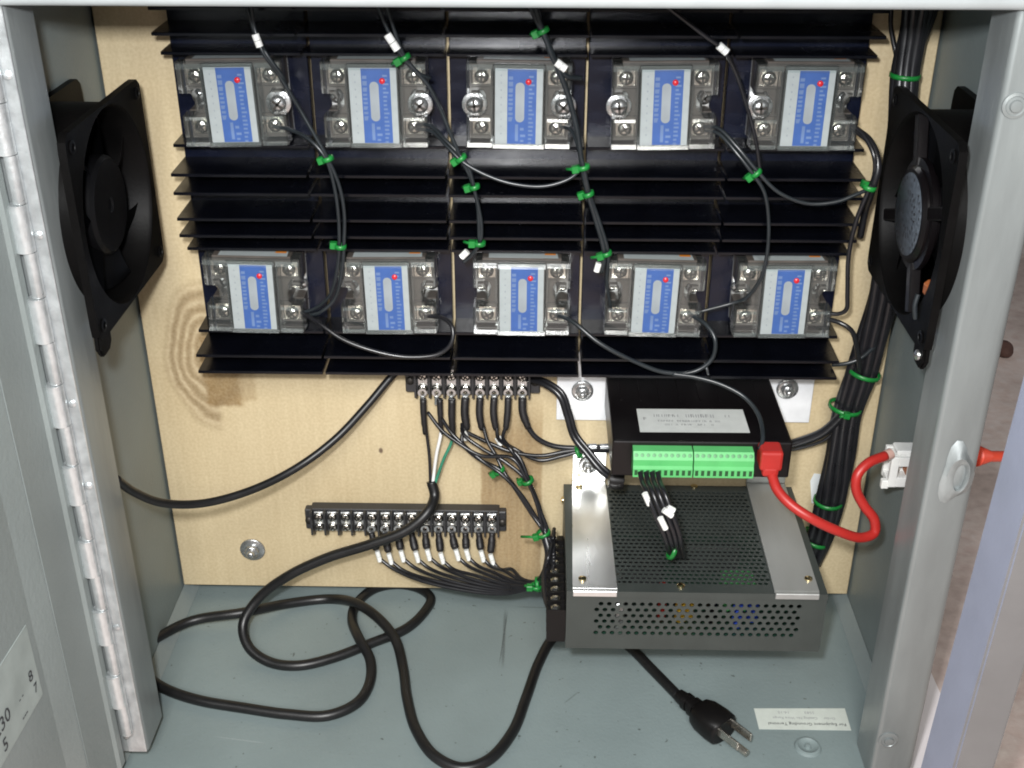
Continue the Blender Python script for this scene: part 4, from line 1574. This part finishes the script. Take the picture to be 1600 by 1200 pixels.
# power cord from the short strip, looped on the cabinet floor, ending in a plug
cord = thing('power_cable', 'thick black power cord looped on the cabinet floor, ending in a three-pin plug', 'power cord', at(1090, 1110, Z=ZF))
R_ = 0.0036
zf = ZF + R_ + 0.0004


def fl(x, y, dz=0.0):
    return at(x, y, Z=zf + dz)


path = [at(674, 752, Y=-.020), at(679, 775, Y=-.024), at(668, 800, Y=-.034), at(636, 828, Y=-.040), at(580, 850, Y=-.042), at(510, 872, Y=-.042), at(450, 900, Y=-.044), at(404, 935, Y=-.046), fl(380, 975, .016), fl(388, 1010, .006), fl(420, 1034), fl(465, 1040), fl(520, 1028), fl(580, 1005), fl(635, 982, .0), fl(664, 955), fl(673, 935), fl(656, 920), fl(622, 913), fl(585, 920), fl(558, 942), fl(550, 968, .004), fl(562, 1000, .0085), fl(578, 1030, .004), fl(578, 1065), fl(558, 1098), fl(512, 1118), fl(450, 1116), fl(380, 1106), fl(310, 1094), fl(262, 1078), at(236, 1062, Z=zf + .002), at(212, 1040, Z=zf + .006), at(222, 1015, Z=zf + .008), fl(250, 994, .006), fl(300, 970, .005), fl(380, 957, .0088), fl(450, 943, .002), fl(515, 936, .0), fl(555, 942, .0088), fl(590, 965, .0088), fl(618, 1000, .006), fl(630, 1045), fl(636, 1090), fl(650, 1140), fl(680, 1182), fl(722, 1200), fl(762, 1188), fl(800, 1145), fl(822, 1090), fl(842, 1035), fl(866, 995), fl(900, 975), fl(940, 978), fl(985, 1012), fl(1020, 1047), fl(1062, 1090)]
bm = NB()
tube(bm, path, R_, 14, 0, 8)
obj('jacket', bm, RUBBER, cord)
for m_, ex, ey in ((WIREB, 668, 655), (WHITEW, 688, 680), (GREENW, 706, 690)):
    pass
a0 = at(676, 752, Y=-.021)
wire(cord, [a0 + Vector((-.0016, 0, -.002)), at(671, 715, Y=-.019), at(667, 680, Y=-.017), at(662, 640, Y=-.014)], 0.0011, WIREB)
wire(cord, [a0 + Vector((0, 0, -.002)), at(682, 710, Y=-.019), at(689, 675, Y=-.017), at(688, 640, Y=-.014)], 0.0012, WHITEW)
wire(cord, [a0 + Vector((.0016, 0, -.002)), at(693, 718, Y=-.019), at(706, 688, Y=-.017), at(708, 640, Y=-.014)], 0.0011, GREENW)
def lug(parent, px, py0, py1):
    a, b = at(px, py0, Y=-.0118), at(px, py1, Y=-.0135)
    bm = NB()
    lathe(bm, [(0.0016, 0), (0.0031, 0), (0.0031, 0.0007), (0.0016, 0.0007)], a + Vector((0, -.0002, 0)), (0, -1, 0), 14)
    tube(bm, [a + Vector((0, -.0004, -.003)), b], 0.0016, 8, 0, 2, False)
    return obj('ring_lug', bm, ZBOLT, parent, True)


for px in (660, 682, 705):
    lug(cord, px, 613, 632)
for x, y0_, y1_, r in ((661, 623, 678, .0021), (687, 623, 678, .0019), (706, 623, 688, .0024)):
    p0, p1, p2 = at(x, y0_, Y=-.014), at(x + (1 if x < 700 else 0), (y0_ + y1_) / 2, Y=-.016), at(x + 3, y1_, Y=-.017)
    bm = NB()
    tube(bm, [p0, p1, p2], r, 10, 0, 5, True, [r * 1.1, r * 1.1, r, r * .8, r * .7])
    obj('sleeve', bm, SHRINK, cord)
# plug
pz = ZF + 0.0105
d0, d1 = at(1060, 1086, Z=pz), at(1172, 1172, Z=pz)
ax = (d1 - d0).normalized()
sd = ax.cross(Vector((0, 0, 1))).normalized()
upv = Vector((0, 0, 1))
bm = NB()
prof = [(0.0, .0040, .0040), (0.006, .0046, .0046), (0.0062, .0055, .0052), (0.010, .0055, .0052), (0.0102, .0046, .0046), (0.0125, .0046, .0046), (0.0127, .0062, .0058), (0.0165, .0062, .0058), (0.0167, .0052, .0050), (0.019, .0056, .0052), (0.0192, .0095, .0078), (0.024, .0112, .0092), (0.034, .0120, .0096), (0.0405, .0116, .0094), (0.0420, .0100, .0082)]
rings = []
for t_, a, b in prof:
    rings.append([bm.verts.new(d0 + ax * t_ + sd * (a * math.copysign(abs(math.cos(w)) ** .7, math.cos(w))) + upv * (b * math.copysign(abs(math.sin(w)) ** .7, math.sin(w)))) for w in [2 * math.pi * k / 20 for k in range(20)]])
for A, B in zip(rings, rings[1:]):
    for k in range(20):
        bm.faces.new((A[k], A[(k + 1) % 20], B[(k + 1) % 20], B[k]))
bm.faces.new(rings[0])
bm.faces.new(rings[-1][::-1])
pg = obj('plug', bm, BLK, cord, True)
e = d0 + ax * 0.0415
PRONG = mat('plug_prong', (0.50, 0.47, 0.42), 0.28, 0.95, 0.2, 200)
rotm = Matrix((ax, sd, upv)).transposed()
for k, (so, uo, L_, kind) in enumerate(((-.0062, .003, .017, 0), (.0062, .003, .017, 0), (0, -.0045, .020, 1))):
    b2 = NB()
    if kind == 0:
        box(b2, 0, L_, -0.0008, 0.0008, -0.0032, 0.0032, 0, 0.0004)
        for v in b2.verts:
            v.co.z *= 1.0
    else:
        cyl(b2, (0, 0, 0), (L_, 0, 0), 0.0024, 12)
    for v in b2.verts:
        v.co = rotm @ v.co + e + sd * so + upv * uo
    if kind == 0:
        pass
    obj('prong', b2, PRONG, pg, kind == 1)

# lower strip wires: ten wires sweeping right
lo = thing('wire_harness', 'ten white-tagged wires sweeping from the long strip to the power supply', 'wires', at(680, 900, Y=-.03))
for k in range(10):
    x = 581 + 20.78 * k + (k - 5) * 0.2
    sag = [(590, 868), (608, 872), (627, 868), (650, 869), (668, 866), (689, 871), (713, 866), (729, 866), (752, 868), (767, 873)][k]
    tx, ty = sag
    lug(lo, x, 826, 840)
    p0 = at(x, 832, Y=-.013)
    p1 = at(x + (tx - x) * .5, 850, Y=-.016)
    p2 = at(tx - 1, ty - 9, Y=-.019)
    bm = NB()
    tube(bm, [p0, p1, p2], 0.0028, 10, 0, 5, True, [.0022, .0028, .0029, .0027, .0018])
    obj('sleeve', bm, SHRINK, lo)
    tag(lo, at(tx - 1, ty - 8, Y=-.0195), at(tx + 4, ty + 9, Y=-.021), 0.0018)
    f = k / 9
    low = 918 + 6 * (1 - f) - 8 * f
    xm = tx + (845 - tx) * 0.42
    w = [at(tx + 2, ty + 4, Y=-.020), at(tx + 14 + 10 * (1 - f), ty + 20 - 4 * f, Y=-.024), at(xm - 30 * (1 - f), low - 12 - 14 * f * .6 - (1 - f) * 2, Y=-.036), at(xm + 70 * (1 - f) + 15, low + 4 * (1 - f) - 6 * f, Y=-.05), at(838, 908 + 8 * (1 - f), Y=-.062), at(856, 900 - k * 3, Y=-.075), at(866, 880 - k * 6, Y=-.080 + .004 * k)]
    wire(lo, w, 0.00135, WIREB)
tie_px(lo, 840, 913, -.063, (20, -2), 0.0044, 0.8)

# upper strip wires
u = thing('wire_harness', 'green-tied bundle of black wires running from the short strip to the power supply', 'wires', at(800, 730, Y=-.03))
upx = [(727, 640, .0029), (750, 640, .0026), (772, 638, .0026), (794, 640, .0025)]
for x, y, r in upx:
    lug(u, x, 613, 632)
    p0, p1, p2 = at(x, 621, Y=-.014), at(x - 1, 645, Y=-.017), at(x + (3 if x < 790 else -4), 672, Y=-.020)
    bm = NB()
    tube(bm, [p0, p1, p2], r, 10, 0, 5, True, [r, r, r, r * .9, r * .6])
    obj('sleeve', bm, SHRINK, u)
for (x0_, y0_, pts) in (
        (728, 668, [(722, 690), (745, 715), (782, 735), (815, 775), (838, 810), (852, 834), (866, 850)]),
        (722, 668, [(724, 678), (752, 700), (790, 722), (822, 750), (838, 785), (850, 832), (866, 866)]),
        (754, 668, [(762, 690), (775, 712), (786, 735), (806, 765), (832, 805), (850, 832), (864, 880)]),
        (776, 668, [(778, 684), (786, 692), (796, 700), (818, 738), (832, 768), (846, 806), (853, 834), (866, 842)]),
        (792, 668, [(786, 684), (794, 696), (812, 716), (826, 750), (842, 790), (855, 834), (866, 858)]),
        (668, 650, [(690, 672), (716, 692), (752, 712), (800, 716), (822, 748), (845, 800), (857, 834), (864, 896)]),
        (690, 660, [(705, 676), (730, 700), (756, 722), (780, 738), (812, 770), (840, 812), (856, 836), (864, 906)])):
    n = len(pts)
    w = [at(x0_, y0_ - 6, Y=-.018)] + [at(a, b, Y=-.020 - .040 * (i + 1) / n) for i, (a, b) in enumerate(pts)]
    wire(u, w, 0.00135, WIREB)
tag(u, at(723, 674, Y=-.022), at(729, 686, Y=-.022), 0.0022)
tag(u, at(777, 682, Y=-.022), at(784, 695, Y=-.024), 0.0024)
tie_px(u, 780, 735, -.036, (20, 22), 0.0034, 0.2)
tie_px(u, 824, 751, -.043, (12, 24), 0.0036, 0.4)
tie_px(u, 849, 833, -.056, (10, 24), 0.0040, -0.3, 0.012)
tie_px(u, 838, 916, -.066, (0, 24), 0.0030, -0.3, 0.004)
# thick run down the side of the supply terminals
wire(u, pp([(852, 838, -.058), (858, 865, -.066), (853, 900, -.080), (855, 935, -.10), (866, 962, -.115)]), 0.0030, WIREB, 10)
wire(u, pp([(856, 838, -.058), (864, 870, -.066), (860, 905, -.080), (862, 938, -.10), (870, 968, -.115)]), 0.0026, WIREB, 10)

# wires from the strip across behind the controller
v_ = thing('wire_harness', 'two dark wires running from the short strip across the strap and behind the controller', 'wires', at(880, 700, Y=-.02))
bm = NB()
lug(v_, 816, 613, 632)
tube(bm, pp([(816, 621, -.014), (817, 645, -.017), (826, 670, -.020)]), .0029, 10, 0, 5, True, [.0029, .0029, .0028, .0024, .0018])
obj('sleeve', bm, SHRINK, v_)
wire(v_, pp([(822, 662, -.019), (836, 682, -.021), (862, 696, -.022), (905, 700, -.022), (950, 697, -.022), (990, 696, -.020)]), 0.0019, WIREB)
wire(v_, pp([(722, 672, -.018), (760, 690, -.024), (800, 706, -.028), (845, 712, -.028), (885, 705, -.026), (930, 700, -.024), (990, 700, -.020)]), 0.0014, WIREB)
wire(v_, pp([(785, 690, -.022), (805, 702, -.026), (842, 719, -.028), (880, 712, -.027), (905, 706, -.026), (960, 704, -.022)]), 0.0014, WIREB)
tie_px(v_, 903, 706, -.026, (20, -5), 0.0034, 0.9, 0.008)
for a in (925, 945):
    bm = NB()
    cyl(bm, at(a - 7, 698, Y=-.0245), at(a + 7, 697.5, Y=-.0245), 0.0020, 10)
    obj('wire_tag', bm, mat('clear_tag', (0.25, 0.26, 0.27), 0.2, 0.6), v_, True)
for nm, pts, r in (('lead', [(824, 592, -.010), (850, 600, -.020), (874, 618, -.026), (886, 650, -.03), (896, 682, -.034), (916, 708, -.04), (942, 738, -.048), (966, 752, -.055)], .0022),):
    h = thing('black_cable', 'black twin lead curving from the short strip past the white plate to the controller', 'cable', at(890, 650, Y=-.03))
    wire(h, pp(pts), r, WIREB, 10, 'lead')
    wire(h, pp([(a + 5, b - 4, c) for a, b, c in pts]), r * .7, WIREB, 10, 'lead')
    bm = NB()
    lathe(bm, [(0, 0), (0.0058, 0.0006), (0.0066, 0.004), (0.0060, 0.010), (0, 0.011)], at(950, 748, Y=-.058), (1, 0, -.12), 14)
    obj('end_cap', bm, BLK, h, True)

# four wires from the green terminals folding down on the supply
q = thing('wire_harness', 'four black wires with white tags hanging from the green terminals over the power supply', 'wires', at(1030, 800, Z=PZ1))
for k in range(4):
    x = 1000 + 9.2 * k
    a = at(x, 738, Y=-.1035)
    ex = 1040 + 7 * k
    w = [a, a + Vector((.001, -.006, -.003)), at(x + 10, 768, Y=-.120), at(x + 22, 800, Y=-.1265), at(x + 36 - k, 832, Y=-.1285), at(ex + 4, 856, Y=-.122), at(ex + 8, 869, Y=-.108), at(ex + 8, 866, Y=-.092)]
    wire(q, w, 0.00155, WIREB)
for a, b, c, d, Y in ((1007, 770, 1015, 788, -.1235), (1031, 808, 1040, 826, -.130), (1036, 796, 1050, 806, -.1285), (1042, 792, 1053, 798, -.1265)):
    tag(q, at(a, b, Y=Y), at(c, d, Y=Y), 0.0019)
tie_px(q, 1050, 860, -.118, (22, 8), 0.0050, 2.6, 0.005)

# loom down the right side
l = thing('cable_loom', 'thick black cable loom with green ties running down the right side of the board', 'cable loom', at(1330, 600, Y=-.02))
main = [(1442, -20, -.018), (1430, 40, -.018), (1416, 115, -.020), (1408, 200, -.026), (1398, 330, -.026), (1384, 450, -.022), (1362, 530, -.020), (1344, 590, -.019), (1325, 645, -.018), (1312, 710, -.018), (1300, 770, -.018), (1284, 830, -.014), (1262, 880, -.006)]
rnd = random.Random(8)
P0 = pp(main)
for k in range(9):
    a = 2 * math.pi * k / 8
    rr = 0.0062 if k < 8 else 0
    ph = rnd.random() * 6
    Q = []
    for i, p in enumerate(P0):
        tw = a + 0.25 * i
        sp = 1.0 + (0.5 if i < 1 else 0) + .12 * math.sin(i * 2 + ph)
        nar = 1.15 if i > 3 else 0.8
        Q.append(p + Vector((math.cos(tw) * rr * sp * nar, math.sin(tw) * rr * sp * .75, 0)))
    wire(l, Q, 0.0035, WIREB, 8)
wire(l, pp([(1395, -10, -.012), (1392, 40, -.012), (1402, 95, -.016), (1408, 130, -.020)]), 0.0014, WIREB)
wire(l, pp([(1470, -10, -.012), (1452, 40, -.014), (1432, 90, -.018), (1420, 125, -.020)]), 0.0022, WIREB)
wire(l, pp([(1215, 700, -.012), (1250, 690, -.014), (1285, 676, -.018), (1312, 652, -.022), (1322, 640, -.024)]), 0.0034, WIREB)
wire(l, pp([(1215, 706, -.012), (1250, 700, -.014), (1290, 686, -.018), (1314, 660, -.022), (1324, 645, -.024)]), 0.0012, WIREB)
wire(l, pp([(1300, 570, -.030), (1322, 568, -.030), (1344, 560, -.030), (1368, 540, -.026)]), 0.0014, WIRE)
tie_px(l, 1414, 118, -.020, (-6, 30), 0.0080, 1.5, 0.004)
tie_px(l, 1350, 582, -.020, (-12, 30), 0.0100, 1.5, 0.006)
tie_px(l, 1320, 636, -.019, (-10, 30), 0.0102, -1.5, 0.006)
tie_px(l, 1294, 783, -.018, (-6, 30), 0.0094, 1.5, 0.010)
tie_px(l, 1274, 843, -.012, (-14, 30), 0.0090, 1.2, 0.008)

# red patch cable
r_ = thing('patch_cable', 'red network cable looping from the controller to the white wall jack', 'network cable', at(1290, 820, Y=-.12))
bm = NB()
cab_pts = [at(1206, 742, Y=-.104), at(1214, 764, Y=-.112), at(1234, 787, Y=-.120), at(1268, 810, Y=-.126), at(1310, 830, Y=-.124), at(1346, 840, Y=-.117), at(1366, 832, Y=-.112), at(1366, 812, Y=-.110), at(1350, 790, Y=-.108), at(1338, 765, Y=-.106), at(1340, 742, Y=-.104), at(1356, 724, Y=-.100), at(1384, 712, Y=-.094)]
tube(bm, cab_pts, 0.0031, 12, 0, 8)
obj('cable', bm, RED, r_)
bm = NB()
c0, c1 = at(1204, 700, Y=-.098), at(1206, 744, Y=-.106)
dz_ = c0.z - c1.z
box(bm, c0.x - 0.0068, c0.x + 0.0068, -0.1060, -0.0918, c1.z + 0.003, c0.z + 0.0015, 0, 0.0018, None, 2)
box(bm, c0.x - 0.0050, c0.x + 0.0050, -0.1062, -0.098, c1.z - 0.001, c1.z + 0.006, 0, 0.0018, None, 2)
obj('plug_boot', bm, RED, r_)
bm = NB()
cyl(bm, cab_pts[-1], cab_pts[-1] + (cab_pts[-1] - cab_pts[-2]).normalized() * 0.004, 0.0034, 12)
obj('plug', bm, mat('clear_plug', (0.55, 0.35, 0.30), 0.3), r_, True)

# wall jack
j = thing('network_jack', 'white snap-in network jack in a square hole of the right wall', 'network jack', (XW - 0.01, -0.088, 0.162))
jc = Vector((0.2405, -0.0835, 0.1655))
bm = NB()
y0, y1, z0, z1 = jc.y - 0.0088, jc.y + 0.0078, jc.z - 0.0105, jc.z + 0.0110
box(bm, 0.2335, 0.2385, y0, y0 + 0.0035, z0, z1, 0, 0.0005)
box(bm, 0.2445, 0.2560, y0, y0 + 0.0035, z0, z1, 0, 0.0005)
box(bm, 0.2383, 0.2447, y0 + .0002, y0 + 0.0033, z0 + .0002, z0 + 0.0070, 0, 0.0003)
box(bm, 0.2383, 0.2447, y0 + .0002, y0 + 0.0033, z1 - 0.0065, z1 - .0002, 0, 0.0003)
box(bm, 0.2335, 0.2560, y1 - 0.0035, y1, z0, z1, 0, 0.0005)
box(bm, 0.2335, 0.2555, y0 + 0.0033, y1 - 0.0033, z1 - 0.0062, z1 - 0.0003, 0, 0.0005)
box(bm, 0.2335, 0.2555, y0 + 0.0033, y1 - 0.0033, z0 + 0.0003, z0 + 0.0045, 0, 0.0005)
box(bm, 0.2460, 0.2540, y0 + 0.0034, y1 - 0.0034, z0 + 0.004, z1 - 0.006)
box(bm, 0.2300, 0.2345, y0 + 0.001, y0 + 0.0050, z0 - 0.0018, z0 + 0.0042, 0, 0.0005)
box(bm, 0.2370, 0.2500, y0 + 0.003, y1 - 0.002, z1 - 0.0002, z1 + 0.0030, 0, 0.0008)
obj('housing', bm, WHITEP, j)
bm = NB()
box(bm, XW + 0.0017, XW + 0.0042, -0.106, -0.068, 0.146, 0.190, 0, 0.0006)
obj('hole_blackout', bm, BLK, j)  # added behind the jack so the hole in the wall stays dark
bm = NB()
box(bm, 0.2452, 0.2459, y0 + 0.0040, y1 - 0.0042, z0 + 0.006, z1 - 0.008)
obj('contact', bm, COPPER, j)

# outside cable end on the right
o_ = thing('patch_cable', 'orange-red ribbed network cable end sticking out of the right outer wall', 'network cable', (0.256, -0.118, 0.195))
bm = NB()
pts = [at(1508, 712, X=0.2535) + Vector((0, 0.01, -.006)), at(1526, 712, X=0.2660), at(1548, 713, X=0.2760), at(1590, 713, X=0.30), at(1640, 716, X=0.34)]
tube(bm, pts, 0.0032, 12, 0, 8)
obj('cable', bm, ORED, o_)
bm = NB()
d = (pts[2] - pts[1])
L_ = d.length
pr_ = []
for k in range(9):
    rr = 0.0064 - 0.0028 * k / 8
    pr_ += [(rr, L_ * k / 9), (rr, L_ * (k + .6) / 9), (rr * .84, L_ * (k + .62) / 9), (rr * .84, L_ * (k + .98) / 9)]
lathe(bm, [(0, 0)] + pr_ + [(0, L_)], pts[1] - d * .1, d, 16)
obj('strain_relief', bm, ORED, o_)

# ------------------------------------------------------------------ small things
s = thing('warning_sticker', 'cream paper sticker printed upside down on the cabinet floor near the plug', 'sticker', at(1255, 1125, Z=ZF))
cs = [at(x, y, Z=ZF + 0.0003) for x, y in ((1178, 1107), (1320, 1107), (1330, 1141), (1186, 1139))]
bm = NB()
top = [bm.verts.new(p + Vector((0, 0, .0001))) for p in cs]
bot = [bm.verts.new(p - Vector((0, 0, .0002))) for p in cs]
bm.faces.new(top)
bm.faces.new(bot[::-1])
for k in range(4):
    bm.faces.new((top[k], top[(k + 1) % 4], bot[(k + 1) % 4], bot[k]))
obj('paper', bm, STICK, s)
xl, xr = cs[0].x, cs[1].x
yn, yfar = cs[2].y, cs[1].y
R180 = Matrix.Rotation(math.pi, 4, 'Z')
zt = ZF + 0.0005
for body, sz, fx, fy in (('For Equipment Grounding Terminal', 0.00355, 0.96, 0.17), ('Order', 0.0030, 0.86, 0.45), ('Catalog No.', 0.0030, 0.67, 0.45), ('Wire Range', 0.0030, 0.42, 0.45), ('5583', 0.0034, 0.65, 0.70), ('14-10', 0.0034, 0.38, 0.70)):
    x = xl + (xr - xl) * fx
    y = yn + (yfar - yn) * fy
    obj('lettering', text_bm(body, sz, Matrix.Translation((x, y + sz * .7, zt)) @ R180), INKB if fy < .3 else INK, s)

bm = NB()
tp = [at(x, y, Y=-0.0006) for x, y in ((1266, 752), (1272, 740), (1292, 742), (1296, 780), (1288, 790), (1268, 786))]
A = [bm.verts.new(p) for p in tp]
B = [bm.verts.new(p + Vector((0, .0004, 0))) for p in tp]
bm.faces.new(A)
bm.faces.new(B[::-1])
for k in range(6):
    bm.faces.new((A[k], A[(k + 1) % 6], B[(k + 1) % 6], B[k]))
tpo = obj('tape', bm, TAPE)
tpo['label'] = 'torn scrap of white tape stuck on the plywood behind the cable loom'
tpo['category'] = 'tape'

# post to the right of the cabinet
po = thing('steel_post', 'grey steel post standing on the concrete just right of the cabinet', 'post', (0.225, -0.283, ZG))
bm = NB()
vs = []
for z in (ZG + 0.002, 0.43):
    lean = (z - 0.13) * 0.03
    for x, y in ((0.2150 + lean, -0.3000), (0.2345 + lean, -0.3000), (0.2345 + lean, -0.2665), (0.2150 + lean, -0.2665)):
        vs.append(bm.verts.new((x, y, z)))
bm.faces.new(vs[:4])
bm.faces.new(vs[4:][::-1])
for k in range(4):
    bm.faces.new((vs[k], vs[(k + 1) % 4], vs[4 + (k + 1) % 4], vs[4 + k]))
bmesh.ops.bevel(bm, geom=bm.edges[:], offset=0.0012, segments=2, affect='EDGES')
bmesh.ops.recalc_face_normals(bm, faces=bm.faces)
bm.normal_update()
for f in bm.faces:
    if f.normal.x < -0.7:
        f.material_index = 1  # bluish light on the left side, painted as a paler colour
obj('tube', bm, [mat('dark_grey_post', (0.15, 0.145, 0.145), 0.5, 0, 0.06, 40, 0.1, 300), mat('blue_lit_side', (0.30, 0.325, 0.42), 0.5, 0, 0.05, 40, 0.08, 300)], po)
bm = NB()
box(bm, 0.200, 0.245, -0.312, -0.256, ZG + 0.0002, ZG + 0.0022, 0, 0.0005)
obj('foot_plate', bm, POSTM, po)

# sheet of paper on the concrete
bm = NB()
cs = [at(x, y, Z=ZG + 0.0016) for x, y in ((1449, 1037), (1474, 1094), (1446, 1215), (1405, 1215), (1418, 1120))]
A = [bm.verts.new(p) for p in cs]
B = [bm.verts.new(p - Vector((0, 0, .0008))) for p in cs]
bm.faces.new(A)
bm.faces.new(B[::-1])
for k in range(5):
    bm.faces.new((A[k], A[(k + 1) % 5], B[(k + 1) % 5], B[k]))
o = obj('paper_sheet', bm, PAPER)
o['label'] = 'white sheet of paper lying on the concrete between cabinet and post'
o['category'] = 'paper'

# scrap of wood under the hinge
bm = NB()
c = at(216, 1196, Z=ZG + 0.004)
box(bm, c.x - 0.016, c.x + 0.012, c.y - 0.016, c.y + 0.006, ZG + 0.0004, ZG + 0.007, 0, 0.001, Matrix.Rotation(0.25, 3, 'Z'))
o = obj('wood_scrap', bm, SCRAP)
o['label'] = 'orange-brown scrap of wood on the concrete under the hinge'
o['category'] = 'wood scrap'

# brown lump on the concrete beyond the right jamb
bm = NB()
c = at(1569, 541, Z=ZG + 0.012)
bmesh.ops.create_icosphere(bm, subdivisions=3, radius=0.0105)
rnd = random.Random(21)
for v in bm.verts:
    k = 1 + 0.16 * math.sin(v.co.x * 190 + 1) * math.cos(v.co.z * 150) + 0.10 * math.sin(v.co.y * 260)
    v.co = Vector((v.co.x * k, v.co.y * k * 1.2, v.co.z * k * 0.8)) + Vector((c.x, c.y, ZG + 0.008))
o = obj('stone', bm, mat('brown_stone', (0.10, 0.05, 0.04), 0.8, 0.0, 0.3, 80, 0.4, 150), None, True)
o['label'] = 'small dark brown stone on the concrete behind the right jamb'
o['category'] = 'stone'
